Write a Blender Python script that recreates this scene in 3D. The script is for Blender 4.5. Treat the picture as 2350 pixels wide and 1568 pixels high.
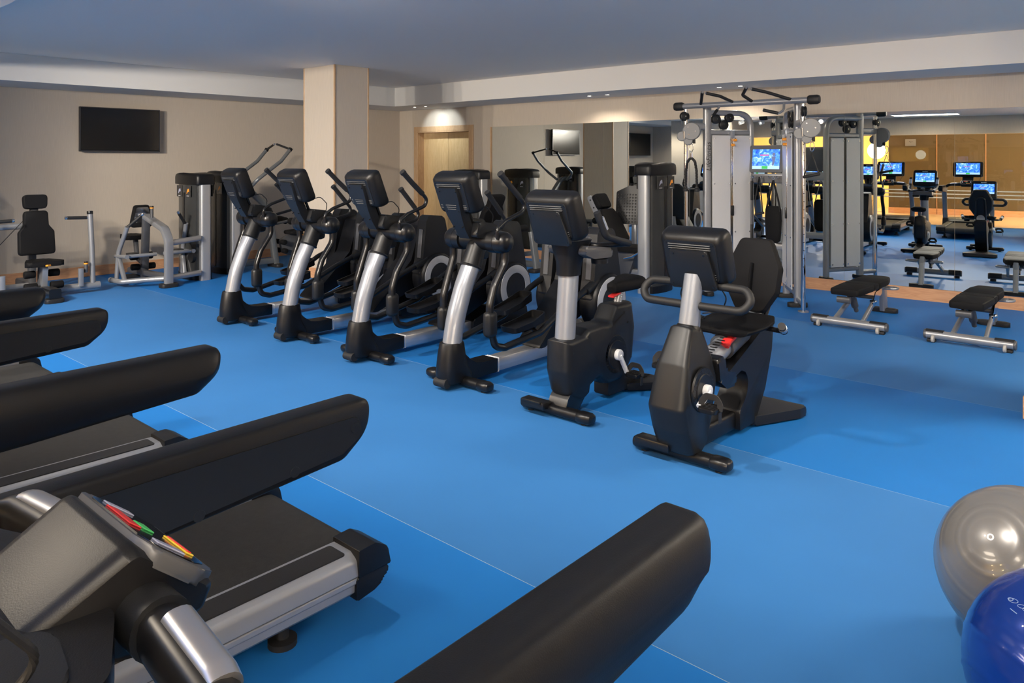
import bpy, bmesh, math, random
from mathutils import Vector, Matrix
R = math.radians
random.seed(7)
for o in list(bpy.data.objects):
    bpy.data.objects.remove(o, do_unlink=True)
SC = bpy.context.scene
COL = SC.collection

# ------------------------------------------------------------------ camera
cam_d = bpy.data.cameras.new('camera')
cam = bpy.data.objects.new('camera', cam_d)
COL.objects.link(cam)
cam_d.sensor_width = 36.0
cam_d.lens = 36.0 * 1729.0 / 2350.0
cam_d.shift_y = -(784.0 - 367.0) / 2350.0
cam_d.clip_start = 0.03
cam.location = (0, 0, 1.68)
cam.rotation_euler = (R(90), 0, R(41.75))
SC.camera = cam

# ------------------------------------------------------------------ world, exposure
w = bpy.data.worlds.new('World')
SC.world = w
w.use_nodes = True
w.node_tree.nodes['Background'].inputs[0].default_value = (0.75, 0.86, 1.0, 1)
w.node_tree.nodes['Background'].inputs[1].default_value = 0.6
vs = SC.view_settings
vs.view_transform = 'Standard'
vs.look = 'None'
vs.gamma = 1.0
vs.use_curve_mapping = False
vs.exposure = 0.2
cy = SC.cycles
cy.use_denoising = True
cy.max_bounces = 10
cy.diffuse_bounces = 5
cy.glossy_bounces = 6
cy.transmission_bounces = 6
cy.transparent_max_bounces = 12
cy.caustics_reflective = True
cy.blur_glossy = 0.3
cy.caustics_refractive = False
cy.sample_clamp_indirect = 6.0

# room numbers (metres)
XL, XR = -11.80, 2.60          # television wall, window wall
YG = -1.87                     # glass partition
YB = 9.82                      # mirror wall (left stretch)
KX, KM = -5.62, 0.052          # the mirror wall bends very slightly here
ZC, ZS = 3.00, 2.66            # ceiling, bulkhead underside
def wy(x):
    return YB if x <= KX else YB + KM * (x - KX)

# ------------------------------------------------------------------ materials
def new_mat(name):
    m = bpy.data.materials.new(name)
    m.use_nodes = True
    nt = m.node_tree
    return m, nt, nt.nodes['Principled BSDF']

def mat(name, col, rough=0.5, metal=0.0, bump=0.0, bscale=300.0, spec=0.5, coat=0.0, var=0.0, vscale=3.0, stretch=None):
    m, nt, p = new_mat(name)
    p.inputs['Base Color'].default_value = (*col, 1)
    p.inputs['Roughness'].default_value = rough
    p.inputs['Metallic'].default_value = metal
    p.inputs['Specular IOR Level'].default_value = spec
    p.inputs['Coat Weight'].default_value = coat
    tc = nt.nodes.new('ShaderNodeTexCoord')
    src = tc.outputs['Object']
    if stretch:
        mp = nt.nodes.new('ShaderNodeMapping')
        mp.inputs['Scale'].default_value = stretch
        nt.links.new(src, mp.inputs['Vector'])
        src = mp.outputs['Vector']
    if bump > 0:
        n = nt.nodes.new('ShaderNodeTexNoise')
        n.inputs['Scale'].default_value = bscale
        n.inputs['Detail'].default_value = 3
        nt.links.new(src, n.inputs['Vector'])
        b = nt.nodes.new('ShaderNodeBump')
        b.inputs['Strength'].default_value = bump
        b.inputs['Distance'].default_value = 0.002
        nt.links.new(n.outputs['Fac'], b.inputs['Height'])
        nt.links.new(b.outputs['Normal'], p.inputs['Normal'])
    if var > 0:
        n = nt.nodes.new('ShaderNodeTexNoise')
        n.inputs['Scale'].default_value = vscale
        n.inputs['Detail'].default_value = 4
        nt.links.new(src, n.inputs['Vector'])
        r = nt.nodes.new('ShaderNodeValToRGB')
        r.color_ramp.elements[0].position = 0.3
        r.color_ramp.elements[1].position = 0.7
        r.color_ramp.elements[0].color = (*[c * (1 - var) for c in col], 1)
        r.color_ramp.elements[1].color = (*[min(1, c * (1 + var)) for c in col], 1)
        nt.links.new(n.outputs['Fac'], r.inputs['Fac'])
        nt.links.new(r.outputs['Color'], p.inputs['Base Color'])
    return m

def wood(name, c1, c2, rough=0.4, scale=1.0, stretch=(1, 1, 8)):
    m, nt, p = new_mat(name)
    tc = nt.nodes.new('ShaderNodeTexCoord')
    mp = nt.nodes.new('ShaderNodeMapping')
    mp.inputs['Scale'].default_value = stretch
    nt.links.new(tc.outputs['Object'], mp.inputs['Vector'])
    n = nt.nodes.new('ShaderNodeTexNoise')
    n.inputs['Scale'].default_value = 2.2 * scale
    n.inputs['Detail'].default_value = 6
    n.inputs['Distortion'].default_value = 1.2
    nt.links.new(mp.outputs['Vector'], n.inputs['Vector'])
    wv = nt.nodes.new('ShaderNodeMath')
    wv.operation = 'PINGPONG'
    mul = nt.nodes.new('ShaderNodeMath')
    mul.operation = 'MULTIPLY'
    mul.inputs[1].default_value = 9
    nt.links.new(n.outputs['Fac'], mul.inputs[0])
    nt.links.new(mul.outputs[0], wv.inputs[0])
    wv.inputs[1].default_value = 1.0
    r = nt.nodes.new('ShaderNodeValToRGB')
    r.color_ramp.elements[0].color = (*c1, 1)
    r.color_ramp.elements[1].color = (*c2, 1)
    nt.links.new(wv.outputs[0], r.inputs['Fac'])
    nt.links.new(r.outputs['Color'], p.inputs['Base Color'])
    p.inputs['Roughness'].default_value = rough
    return m

def emit(name, col, strength):
    m, nt, p = new_mat(name)
    p.inputs['Base Color'].default_value = (0, 0, 0, 1)
    p.inputs['Emission Color'].default_value = (*col, 1)
    p.inputs['Emission Strength'].default_value = strength
    return m

def wallpaper(name, col):
    m, nt, p = new_mat(name)
    tc = nt.nodes.new('ShaderNodeTexCoord')
    mp = nt.nodes.new('ShaderNodeMapping')
    mp.inputs['Scale'].default_value = (160, 160, 6)
    nt.links.new(tc.outputs['Object'], mp.inputs['Vector'])
    n = nt.nodes.new('ShaderNodeTexNoise')
    n.inputs['Scale'].default_value = 1.0
    n.inputs['Detail'].default_value = 4
    nt.links.new(mp.outputs['Vector'], n.inputs['Vector'])
    r = nt.nodes.new('ShaderNodeValToRGB')
    r.color_ramp.elements[0].position = 0.25
    r.color_ramp.elements[1].position = 0.75
    r.color_ramp.elements[0].color = (*[c * 0.93 for c in col], 1)
    r.color_ramp.elements[1].color = (*[c * 1.05 for c in col], 1)
    nt.links.new(n.outputs['Fac'], r.inputs['Fac'])
    nt.links.new(r.outputs['Color'], p.inputs['Base Color'])
    p.inputs['Roughness'].default_value = 0.7
    b = nt.nodes.new('ShaderNodeBump')
    b.inputs['Strength'].default_value = 0.12
    b.inputs['Distance'].default_value = 0.002
    nt.links.new(n.outputs['Fac'], b.inputs['Height'])
    nt.links.new(b.outputs['Normal'], p.inputs['Normal'])
    return m

def vinyl(name, col):
    m, nt, p = new_mat(name)
    tc = nt.nodes.new('ShaderNodeTexCoord')
    n = nt.nodes.new('ShaderNodeTexNoise')
    n.inputs['Scale'].default_value = 1.3
    n.inputs['Detail'].default_value = 5
    nt.links.new(tc.outputs['Object'], n.inputs['Vector'])
    r = nt.nodes.new('ShaderNodeValToRGB')
    r.color_ramp.elements[0].position = 0.3
    r.color_ramp.elements[1].position = 0.7
    r.color_ramp.elements[0].color = (*[c * 0.95 for c in col], 1)
    r.color_ramp.elements[1].color = (*[c * 1.05 for c in col], 1)
    nt.links.new(n.outputs['Fac'], r.inputs['Fac'])
    nt.links.new(r.outputs['Color'], p.inputs['Base Color'])
    p.inputs['Roughness'].default_value = 0.56
    p.inputs['Specular IOR Level'].default_value = 0.15
    n2 = nt.nodes.new('ShaderNodeTexNoise')
    n2.inputs['Scale'].default_value = 140
    nt.links.new(tc.outputs['Object'], n2.inputs['Vector'])
    b = nt.nodes.new('ShaderNodeBump')
    b.inputs['Strength'].default_value = 0.05
    b.inputs['Distance'].default_value = 0.002
    nt.links.new(n2.outputs['Fac'], b.inputs['Height'])
    nt.links.new(b.outputs['Normal'], p.inputs['Normal'])
    return m

def glass(name, tint=(1, 1, 1), refl=0.08):
    m, nt, p = new_mat(name)
    nt.nodes.remove(p)
    out = nt.nodes['Material Output']
    t = nt.nodes.new('ShaderNodeBsdfTransparent')
    t.inputs[0].default_value = (*tint, 1)
    g = nt.nodes.new('ShaderNodeBsdfGlossy')
    g.inputs['Roughness'].default_value = 0.0
    mx = nt.nodes.new('ShaderNodeMixShader')
    fr = nt.nodes.new('ShaderNodeFresnel')
    fr.inputs[0].default_value = 1.45
    nt.links.new(fr.outputs[0], mx.inputs[0])
    nt.links.new(t.outputs[0], mx.inputs[1])
    nt.links.new(g.outputs[0], mx.inputs[2])
    nt.links.new(mx.outputs[0], out.inputs['Surface'])
    return m

def screen_mat(name, strength):
    """a lit display: blue scene with pale streaks"""
    m, nt, p = new_mat(name)
    p.inputs['Base Color'].default_value = (0.01, 0.01, 0.015, 1)
    p.inputs['Roughness'].default_value = 0.15
    tc = nt.nodes.new('ShaderNodeTexCoord')
    n = nt.nodes.new('ShaderNodeTexNoise')
    n.inputs['Scale'].default_value = 14
    n.inputs['Detail'].default_value = 6
    n.inputs['Distortion'].default_value = 1.5
    nt.links.new(tc.outputs['Object'], n.inputs['Vector'])
    r = nt.nodes.new('ShaderNodeValToRGB')
    r.color_ramp.elements[0].position = 0.32
    r.color_ramp.elements[0].color = (0.01, 0.05, 0.75, 1)
    r.color_ramp.elements[1].position = 0.72
    r.color_ramp.elements[1].color = (0.55, 0.8, 1.0, 1)
    e = r.color_ramp.elements.new(0.52)
    e.color = (0.06, 0.27, 0.95, 1)
    nt.links.new(n.outputs['Fac'], r.inputs['Fac'])
    nt.links.new(r.outputs['Color'], p.inputs['Emission Color'])
    p.inputs['Emission Strength'].default_value = strength
    return m

BLK = mat('black_plastic', (0.004, 0.004, 0.005), 0.42, bump=0.12, bscale=500, spec=0.38)
BLK2 = mat('satin_black', (0.006, 0.006, 0.007), 0.3)
GRYP = mat('charcoal_plastic', (0.0085, 0.009, 0.0105), 0.40, bump=0.10, bscale=500, spec=0.42)
RUB = mat('black_rubber', (0.009, 0.009, 0.010), 0.6, bump=0.2, bscale=250)
VIN = mat('black_vinyl_upholstery', (0.010, 0.010, 0.011), 0.6, bump=0.15, bscale=220, spec=0.07)
BELT = mat('treadmill_belt_rubber', (0.012, 0.012, 0.012), 0.7, bump=0.5, bscale=500, var=0.25, vscale=40)
SIL = mat('silver_paint', (0.29, 0.31, 0.35), 0.3, metal=0.35, coat=0.3)
ALU = mat('brushed_aluminium', (0.62, 0.63, 0.65), 0.34, metal=0.85, var=0.06, vscale=60, stretch=(1, 0.02, 1))
GRY = mat('platinum_grey_frame_paint', (0.30, 0.31, 0.33), 0.33, metal=0.5, coat=0.2)
GRYD = mat('dark_grey_frame_paint', (0.09, 0.092, 0.10), 0.4, metal=0.3)
CHR = mat('chrome', (0.8, 0.8, 0.82), 0.08, metal=1.0)
SHR = mat('brushed_steel_shroud', (0.60, 0.60, 0.60), 0.42, metal=0.2, var=0.05, vscale=50, stretch=(40, 40, 0.4))
SMOKE = mat('smoked_shroud_plastic', (0.035, 0.036, 0.036), 0.25)
RED = mat('red_plastic', (0.65, 0.03, 0.03), 0.4)
ORA = mat('amber_plastic', (0.85, 0.32, 0.03), 0.4)
YEL = mat('yellow_label', (0.85, 0.6, 0.05), 0.5)
GRN = mat('green_label', (0.05, 0.45, 0.12), 0.5)
WHT = mat('white_plastic', (0.75, 0.76, 0.78), 0.4)
LCD = mat('pale_label_print', (0.35, 0.37, 0.5), 0.3)
PAPER = wallpaper('beige_fabric_wallpaper', (0.54, 0.47, 0.385))
CEIL = mat('warm_white_ceiling_paint', (0.88, 0.83, 0.755), 0.7)
BULK = mat('white_bulkhead_paint', (0.70, 0.69, 0.66), 0.65)
OAK = wood('oak_skirting', (0.52, 0.26, 0.13), (0.62, 0.34, 0.18), 0.38, 1.0, (1, 1, 9))
OAKD = wood('light_oak_door', (0.62, 0.42, 0.20), (0.70, 0.50, 0.26), 0.4, 1.0, (9, 9, 1))
OAKF = wood('oak_frame', (0.48, 0.30, 0.16), (0.56, 0.37, 0.21), 0.4, 1.0, (9, 9, 1))
BLUE = [vinyl('blue_vinyl_a', (0.014, 0.155, 0.48)), vinyl('blue_vinyl_b', (0.036, 0.165, 0.43))]
WELD = mat('pale_weld_strip', (0.25, 0.36, 0.5), 0.5)
MIRR = mat('silvered_mirror', (0.84, 0.88, 0.86), 0.0, metal=1.0)
GLS = glass('clear_glass')
SCR = screen_mat('lit_display', 1.6)
SCRB = emit('display_menu_bar', (0.45, 0.7, 0.95), 1.2)
SCRG = emit('display_green_button', (0.05, 0.6, 0.12), 1.0)
SCRR = emit('display_red_figure', (0.7, 0.1, 0.35), 1.0)
TVM = mat('switched_off_screen', (0.006, 0.006, 0.007), 0.12)
LED = emit('warm_lamp', (1.0, 0.86, 0.68), 25)

# ------------------------------------------------------------------ mesh kit
def fillet(path, rad, k=5):
    P = [Vector(p) for p in path]
    out = [P[0]]
    for i in range(1, len(P) - 1):
        a, b, c = P[i - 1], P[i], P[i + 1]
        u, v = (a - b), (c - b)
        lu, lv = u.length, v.length
        if lu < 1e-6 or lv < 1e-6:
            continue
        u.normalize(); v.normalize()
        ang = u.angle(v)
        if ang > 3.1:
            out.append(b); continue
        t = min(rad / math.tan(ang / 2), lu * 0.48, lv * 0.48)
        p0, p1 = b + u * t, b + v * t
        for j in range(k + 1):
            s = j / k
            out.append((1 - s) ** 2 * p0 + 2 * s * (1 - s) * b + s * s * p1)
    out.append(P[-1])
    return out

def rrect(w_, h_, r, k=3):
    """closed 2D rounded rectangle"""
    pts = []
    for (cx, cy_, a0) in ((w_/2-r, h_/2-r, 0), (-w_/2+r, h_/2-r, 90), (-w_/2+r, -h_/2+r, 180), (w_/2-r, -h_/2+r, 270)):
        for j in range(k + 1):
            a = R(a0 + 90 * j / k)
            pts.append((cx + r * math.cos(a), cy_ + r * math.sin(a)))
    return pts

def rpoly(pts, r, k=4):
    """round the corners of a 2D outline; r one value or one per corner"""
    n = len(pts); out = []
    for i in range(n):
        rr = r[i] if isinstance(r, (list, tuple)) else r
        a, b, c = Vector(pts[i-1]), Vector(pts[i]), Vector(pts[(i+1) % n])
        u, v = a - b, c - b
        lu, lv = u.length, v.length
        u.normalize(); v.normalize()
        ang = max(0.05, u.angle(v))
        if rr <= 0 or ang > 3.1:
            out.append(tuple(b)); continue
        t = min(rr / math.tan(ang / 2), lu * 0.49, lv * 0.49)
        p0, p1 = b + u * t, b + v * t
        for j in range(k + 1):
            s = j / k
            q = (1 - s) ** 2 * p0 + 2 * s * (1 - s) * b + s * s * p1
            out.append((q.x, q.y))
    return out

class G:
    def __init__(self):
        self.bm = bmesh.new()
    def _merge(self, t, M=None):
        if M is not None:
            bmesh.ops.transform(t, matrix=M, verts=t.verts)
        me = bpy.data.meshes.new('tmp')
        t.to_mesh(me); t.free()
        self.bm.from_mesh(me)
        bpy.data.meshes.remove(me)
        return self
    def box(self, c, s, bev=0.0, seg=2, M=None):
        t = bmesh.new()
        bmesh.ops.create_cube(t, size=1.0)
        bmesh.ops.transform(t, matrix=Matrix.Translation(c) @ Matrix.Diagonal((*s, 1)), verts=t.verts)
        if bev > 0:
            bmesh.ops.bevel(t, geom=t.edges[:], offset=min(bev, min(s) * 0.49), segments=seg, profile=0.5, affect='EDGES', clamp_overlap=True)
        return self._merge(t, M)
    def prism(self, pts, axis, a, b, bev=0.0, seg=2, M=None):
        t = bmesh.new()
        def P3(p, h):
            return {'x': (h, p[0], p[1]), 'y': (p[0], h, p[1]), 'z': (p[0], p[1], h)}[axis]
        lo = [t.verts.new(P3(p, a)) for p in pts]
        hi = [t.verts.new(P3(p, b)) for p in pts]
        n = len(pts)
        f0 = t.faces.new(lo[::-1]); f1 = t.faces.new(hi)
        for i in range(n):
            t.faces.new((lo[i], lo[(i+1) % n], hi[(i+1) % n], hi[i]))
        if bev > 0:
            ed = list(f0.edges) + list(f1.edges)
            bmesh.ops.bevel(t, geom=ed, offset=bev, segments=seg, profile=0.5, affect='EDGES', clamp_overlap=True)
        return self._merge(t, M)
    def loft(self, rings, cap=True, close=False, M=None):
        t = bmesh.new()
        V = [[t.verts.new(p) for p in r] for r in rings]
        n = len(rings[0])
        m = len(V)
        for i in range(m if close else m - 1):
            A, Bv = V[i], V[(i + 1) % m]
            for j in range(n):
                t.faces.new((A[j], A[(j+1) % n], Bv[(j+1) % n], Bv[j]))
        if cap and not close:
            t.faces.new(V[0][::-1]); t.faces.new(V[-1])
        return self._merge(t, M)
    def sweep(self, path, sec, ref=(0, 0, 1), scale=None, M=None, close=False):
        """sec: 2D outline (u = side, v = up); frames kept upright by ref"""
        P = [Vector(p) for p in path]
        rings = []; ref = Vector(ref); ps = None
        for i, p in enumerate(P):
            if close:
                tg = P[(i+1) % len(P)] - P[i-1]
            else:
                tg = P[min(i+1, len(P)-1)] - P[max(i-1, 0)]
            tg.normalize()
            s = tg.cross(ref)
            if s.length < 0.15:
                s = ps.copy() if ps else tg.cross(Vector((1, 0, 0)) if abs(tg.x) < .9 else Vector((0, 1, 0)))
                s = s - tg * s.dot(tg)
            s.normalize()
            if ps and s.dot(ps) < 0:
                s = -s
            ps = s.copy()
            u = s.cross(tg)
            k = scale[i] if scale else 1.0
            rings.append([p + s * a * k + u * b * k for a, b in sec])
        return self.loft(rings, close=close, M=M)
    def tube(self, path, r, n=10, rad=0.0, ref=(0, 0, 1), M=None, k=5, close=False):
        if rad > 0:
            path = fillet(path, rad, k)
        if isinstance(r, (int, float)):
            sec = [(r * math.cos(2*math.pi*j/n), r * math.sin(2*math.pi*j/n)) for j in range(n)]
        else:
            sec = [(r[0] * math.cos(2*math.pi*j/n), r[1] * math.sin(2*math.pi*j/n)) for j in range(n)]
        return self.sweep(path, sec, ref, M=M, close=close)
    def bar(self, path, w_, h_, r=0.008, rad=0.0, ref=(0, 0, 1), M=None, k=5):
        if rad > 0:
            path = fillet(path, rad, k)
        return self.sweep(path, rrect(w_, h_, min(r, w_*.49, h_*.49), 2), ref, M=M)
    def lathe(self, o, ax, prof, n=20, M=None):
        """prof: (height along axis, radius) pairs"""
        o, ax = Vector(o), Vector(ax).normalized()
        s = ax.cross(Vector((0, 0, 1)))
        if s.length < 0.1:
            s = ax.cross(Vector((1, 0, 0)))
        s.normalize(); u = ax.cross(s)
        rings = [[o + ax*h + (s*math.cos(2*math.pi*j/n) + u*math.sin(2*math.pi*j/n)) * max(r, 1e-4) for j in range(n)] for h, r in prof]
        return self.loft(rings, M=M)
    def cyl(self, p0, p1, r, n=16, r2=None, bev=0.0, M=None):
        p0, p1 = Vector(p0), Vector(p1)
        L = (p1 - p0).length
        r2 = r if r2 is None else r2
        if bev > 0:
            pr = [(0, r-bev), (bev*.3, r-bev*.3), (bev, r), (L-bev, r2), (L-bev*.3, r2-bev*.3), (L, r2-bev)]
        else:
            pr = [(0, r), (L, r2)]
        return self.lathe(p0, p1 - p0, pr, n, M=M)
    def ball(self, c, r, n=20, m=12, M=None):
        c = Vector(c)
        if isinstance(r, (int, float)): r = (r, r, r)
        rings = []
        for i in range(1, m):
            a = math.pi * i / m
            rings.append([c + Vector((r[0]*math.sin(a)*math.cos(2*math.pi*j/n), r[1]*math.sin(a)*math.sin(2*math.pi*j/n), -r[2]*math.cos(a))) for j in range(n)])
        t = bmesh.new()
        V = [[t.verts.new(p) for p in q] for q in rings]
        b0 = t.verts.new(c - Vector((0, 0, r[2]))); b1 = t.verts.new(c + Vector((0, 0, r[2])))
        for i in range(len(V)-1):
            for j in range(n):
                t.faces.new((V[i][j], V[i][(j+1) % n], V[i+1][(j+1) % n], V[i+1][j]))
        for j in range(n):
            t.faces.new((b0, V[0][(j+1) % n], V[0][j]))
            t.faces.new((b1, V[-1][j], V[-1][(j+1) % n]))
        return self._merge(t, M)
    def done(self, name, m, parent=None, label=None, ang=35, flat=False):
        bmesh.ops.recalc_face_normals(self.bm, faces=self.bm.faces[:])
        me = bpy.data.meshes.new(name)
        self.bm.to_mesh(me); self.bm.free()
        if not flat:
            me.shade_smooth()
            me.set_sharp_from_angle(angle=R(ang))
        me.materials.append(m)
        o = bpy.data.objects.new(name, me)
        COL.objects.link(o)
        if parent: o.parent = parent
        if label: o['label'] = label
        return o

def thing(name, label, cat, loc=(0, 0, 0), rz=0.0, group=None):
    o = bpy.data.objects.new(name, None)
    o.empty_display_size = 0.1
    COL.objects.link(o)
    o.location = loc; o.rotation_euler = (0, 0, rz)
    return tag(o, label, cat, group)
def tag(o, label=None, cat=None, group=None, kind=None):
    if label: o['label'] = label
    if cat: o['category'] = cat
    if group: o['group'] = group
    if kind: o['kind'] = kind
    return o
def copy_tree(o, parent=None):
    c = o.copy()
    COL.objects.link(c)
    if parent: c.parent = parent
    for ch in [x for x in SRC_CHILDREN[o.name]]:
        copy_tree(ch, c)
    return c
SRC_CHILDREN = {}
def index_children(o):
    SRC_CHILDREN[o.name] = list(o.children)
    for c in o.children: index_children(c)
def struct(o, label=None):
    o['kind'] = 'structure'
    if label: o['label'] = label
    return o
def text_mesh(name, s, size, m, parent, M, ext=0.0005):
    cu = bpy.data.curves.new(name, 'FONT')
    cu.body = s; cu.size = size; cu.extrude = ext
    cu.align_x = 'CENTER'; cu.align_y = 'CENTER'
    cu.shear = 0.2
    to = bpy.data.objects.new(name, cu)
    COL.objects.link(to)
    dg = bpy.context.evaluated_depsgraph_get()
    me = bpy.data.meshes.new_from_object(to.evaluated_get(dg))
    bpy.data.objects.remove(to, do_unlink=True)
    me.transform(M)
    me.materials.clear(); me.materials.append(m)
    o = bpy.data.objects.new(name, me)
    COL.objects.link(o)
    o.parent = parent
    return o

# ================================================================== SETTING
# ---- floor: blue vinyl sheets with welded seams
floor = bpy.data.objects.new('floor', None); COL.objects.link(floor)
struct(floor, 'blue sheet vinyl gym floor with pale welded seams')
seams = [YG, 0.40, 2.27, 4.13, 6.0, 7.87, 10.35]
for i in range(len(seams) - 1):
    a, b = seams[i], seams[i + 1]
    G().box(((XL+XR)/2, (a+b)/2, -0.03), (XR-XL, b-a-0.004, 0.06)).done('vinyl_sheet', BLUE[(i + 1) % 2], floor, flat=True)
for yv in seams[1:-1]:
    G().box(((XL+XR)/2, yv, -0.0305), (XR-XL, 0.0045, 0.06)).done('weld_strip', WELD, floor, flat=True)

# ---- walls
g = G(); g.box((XL-0.1, 4.0, 1.55), (0.2, 13.5, 3.1))
struct(g.done('wall_left', PAPER, flat=True), 'beige fabric-papered wall carrying the black television')
DX0, DX1, DZ = -11.24, -9.80, 2.225        # door opening
g = G()
g.box(((XL+DX0)/2, YB+0.12, 1.55), (DX0-XL, 0.24, 3.1))
g.box(((DX0+DX1)/2, YB+0.12, (DZ+3.1)/2), (DX1-DX0, 0.24, 3.1-DZ))
g.box(((DX1+KX)/2, YB+0.12, 1.55), (KX-DX1, 0.24, 3.1))
g.prism([(KX, YB), (XR, wy(XR)), (XR, wy(XR)+0.24), (KX, YB+0.24)], 'z', 0, 3.1)
struct(g.done('wall_back', PAPER, flat=True), 'beige papered wall with the double door and the mirrors')
g = G(); g.box((XR+0.1, 4.2, 1.55), (0.2, 12.6, 3.1))
struct(g.done('wall_right', PAPER, flat=True), 'beige wall at the right end of the gym')
GX0 = -8.3                                   # the glazing starts here
g = G()
g.box(((XL+GX0)/2, (YG-0.2+0.10)/2, 1.55), (GX0-XL, 0.10-YG+0.2, 3.1))
g.box(((GX0+XR)/2, YG-0.1, (2.33+3.1)/2), (XR-GX0, 0.2, 3.1-2.33))
struct(g.done('wall_front', PAPER, flat=True), 'beige wall and header around the studio glazing')
g = G(); g.box(((XL+XR)/2, 4.2, ZC+0.05), (XR-XL+0.6, 12.6, 0.1))
struct(g.done('ceiling', CEIL, flat=True), 'plain grey-white flat ceiling')
# ---- bulkheads
g = G(); g.box(((XL-10.82)/2, (0.1+8.89)/2, (ZS+ZC)/2), (-10.82-XL, 8.89-0.1, ZC-ZS-0.002))
struct(g.done('trim_1', BULK, flat=True), 'white bulkhead running above the television wall')
g = G(); g.prism([(XL, 8.89), (KX, 8.89), (XR, wy(XR)-0.93), (XR, wy(XR)), (KX, YB), (XL, YB)], 'z', ZS, ZC-0.001)
struct(g.done('trim_2', BULK, flat=True), 'white bulkhead running above the mirror wall')
g = G(); g.box(((-10.82+XR)/2, (YG+1.6)/2, (2.78+ZC)/2), (XR+10.82, 1.6-YG, ZC-2.78-0.002))
struct(g.done('trim_3', BULK, flat=True), 'white bulkhead in front of the studio glazing')
# ---- skirting
g = G(); g.box((XL+0.009, (0.1+YB)/2, 0.073), (0.018, YB-0.1, 0.146), 0.003, 1)
struct(g.done('baseboard_left', OAK, flat=True), 'oak skirting along the television wall')
MX0 = -9.235
g = G()
g.box(((DX1+0.1+KX)/2, YB-0.009, 0.073), (KX-DX1-0.1, 0.018, 0.146))
g.prism([(KX, YB-0.018), (XR, wy(XR)-0.018), (XR, wy(XR)), (KX, YB)], 'z', 0, 0.146)
struct(g.done('baseboard_back', OAK, flat=True), 'oak skirting under the wall mirrors')
g = G(); g.box(((XL+GX0)/2, 0.109, 0.073), (GX0-XL-0.04, 0.018, 0.146), 0.003, 1)
struct(g.done('baseboard_front', OAK, flat=True), 'oak skirting beside the studio glazing')

# ---- double door
d = bpy.data.objects.new('door_1', None); COL.objects.link(d); d.location = ((DX0+DX1)/2, YB, 0)
struct(d, 'light oak double door in an oak frame, in the far corner')
dw = DX1 - DX0
for s_ in (-1, 1):
    lf = G().box((s_*dw/4, 0.16, DZ/2), (dw/2-0.004, 0.045, DZ-0.01), 0.002, 1).done('door_leaf', OAKD, d, flat=True)
    h = G(); h.tube([(s_*0.06, 0.137, 1.02), (s_*0.06, 0.09, 1.02), (s_*0.18, 0.09, 1.02)], 0.010, 8, 0.015)
    h.cyl((s_*0.06, 0.139, 1.02), (s_*0.06, 0.128, 1.02), 0.026, 14)
    h.done('door_handle', CHR, lf)
    G().box((s_*(dw/2-0.008), 0.06, DZ/2), (0.016, 0.16, DZ)).done('frame_lining', OAKF, d, flat=True)
    G().box((s_*(dw/2+0.045), -0.012, (DZ+0.1)/2), (0.105, 0.024, DZ+0.1), 0.004, 1).done('architrave', OAKF, d, flat=True)
G().box((0, 0.06, DZ-0.008), (dw, 0.16, 0.016)).done('frame_lining', OAKF, d, flat=True)
G().box((0, -0.012, DZ+0.05), (dw, 0.024, 0.1), 0.004, 1).done('architrave', OAKF, d, flat=True)

# ---- mirrors
mir = thing('wall_mirror', 'long frameless wall mirror of tall panes above the oak skirting', 'mirror', (0, 0, 0))
joints = [MX0, -8.035, -6.83, KX, -4.42, -3.22, -2.0, -0.79, 0.41, 1.6, XR-0.02]
for a, b in zip(joints[:-1], joints[1:]):
    ya, yb = wy(a), wy(b)
    a2, b2 = a + 0.0015, b - 0.0015
    G().prism([(a2, ya-0.010), (b2, yb-0.010), (b2, yb-0.003), (a2, ya-0.003)], 'z', 0.15, 2.27).done('mirror_pane', MIRR, mir, flat=True)
G().box((MX0-0.017, YB-0.012, 1.21), (0.03, 0.024, 2.12)).done('edge_strip', OAKF, mir, flat=True)

# ---- pillars
def pillar(label, x0, x1, y0, y1):
    p = thing('pillar', label, 'pillar', ((x0+x1)/2, (y0+y1)/2, 0), 0, 'papered pillars')
    p['kind'] = 'structure'
    w_, l_ = x1-x0, y1-y0
    G().box((0, 0, ZC/2), (w_-0.006, l_-0.006, ZC-0.002)).done('shaft', PAPER, p, flat=True)
    for sx in (-1, 1):
        for sy in (-1, 1):
            G().box((sx*(w_/2-0.009), sy*(l_/2-0.009), ZC/2+0.07), (0.024, 0.024, ZC-0.146), 0.003, 1).done('corner_strip', OAKF, p, flat=True)
    for sx in (-1, 1):
        G().box((sx*(w_/2+0.008), 0, 0.073), (0.018, l_+0.034, 0.146), 0.003, 1).done('skirting_board', OAK, p, flat=True)
    for sy in (-1, 1):
        G().box((0, sy*(l_/2+0.008), 0.073), (w_, 0.018, 0.146), 0.003, 1).done('skirting_board', OAK, p, flat=True)
pillar('beige papered pillar with oak corner strips behind the ellipticals', -9.50, -8.745, 6.12, 6.71)
pillar('beige papered pillar with oak base at the right edge, beside the benches', -0.765, 0.02, 5.86, 6.45)

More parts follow.
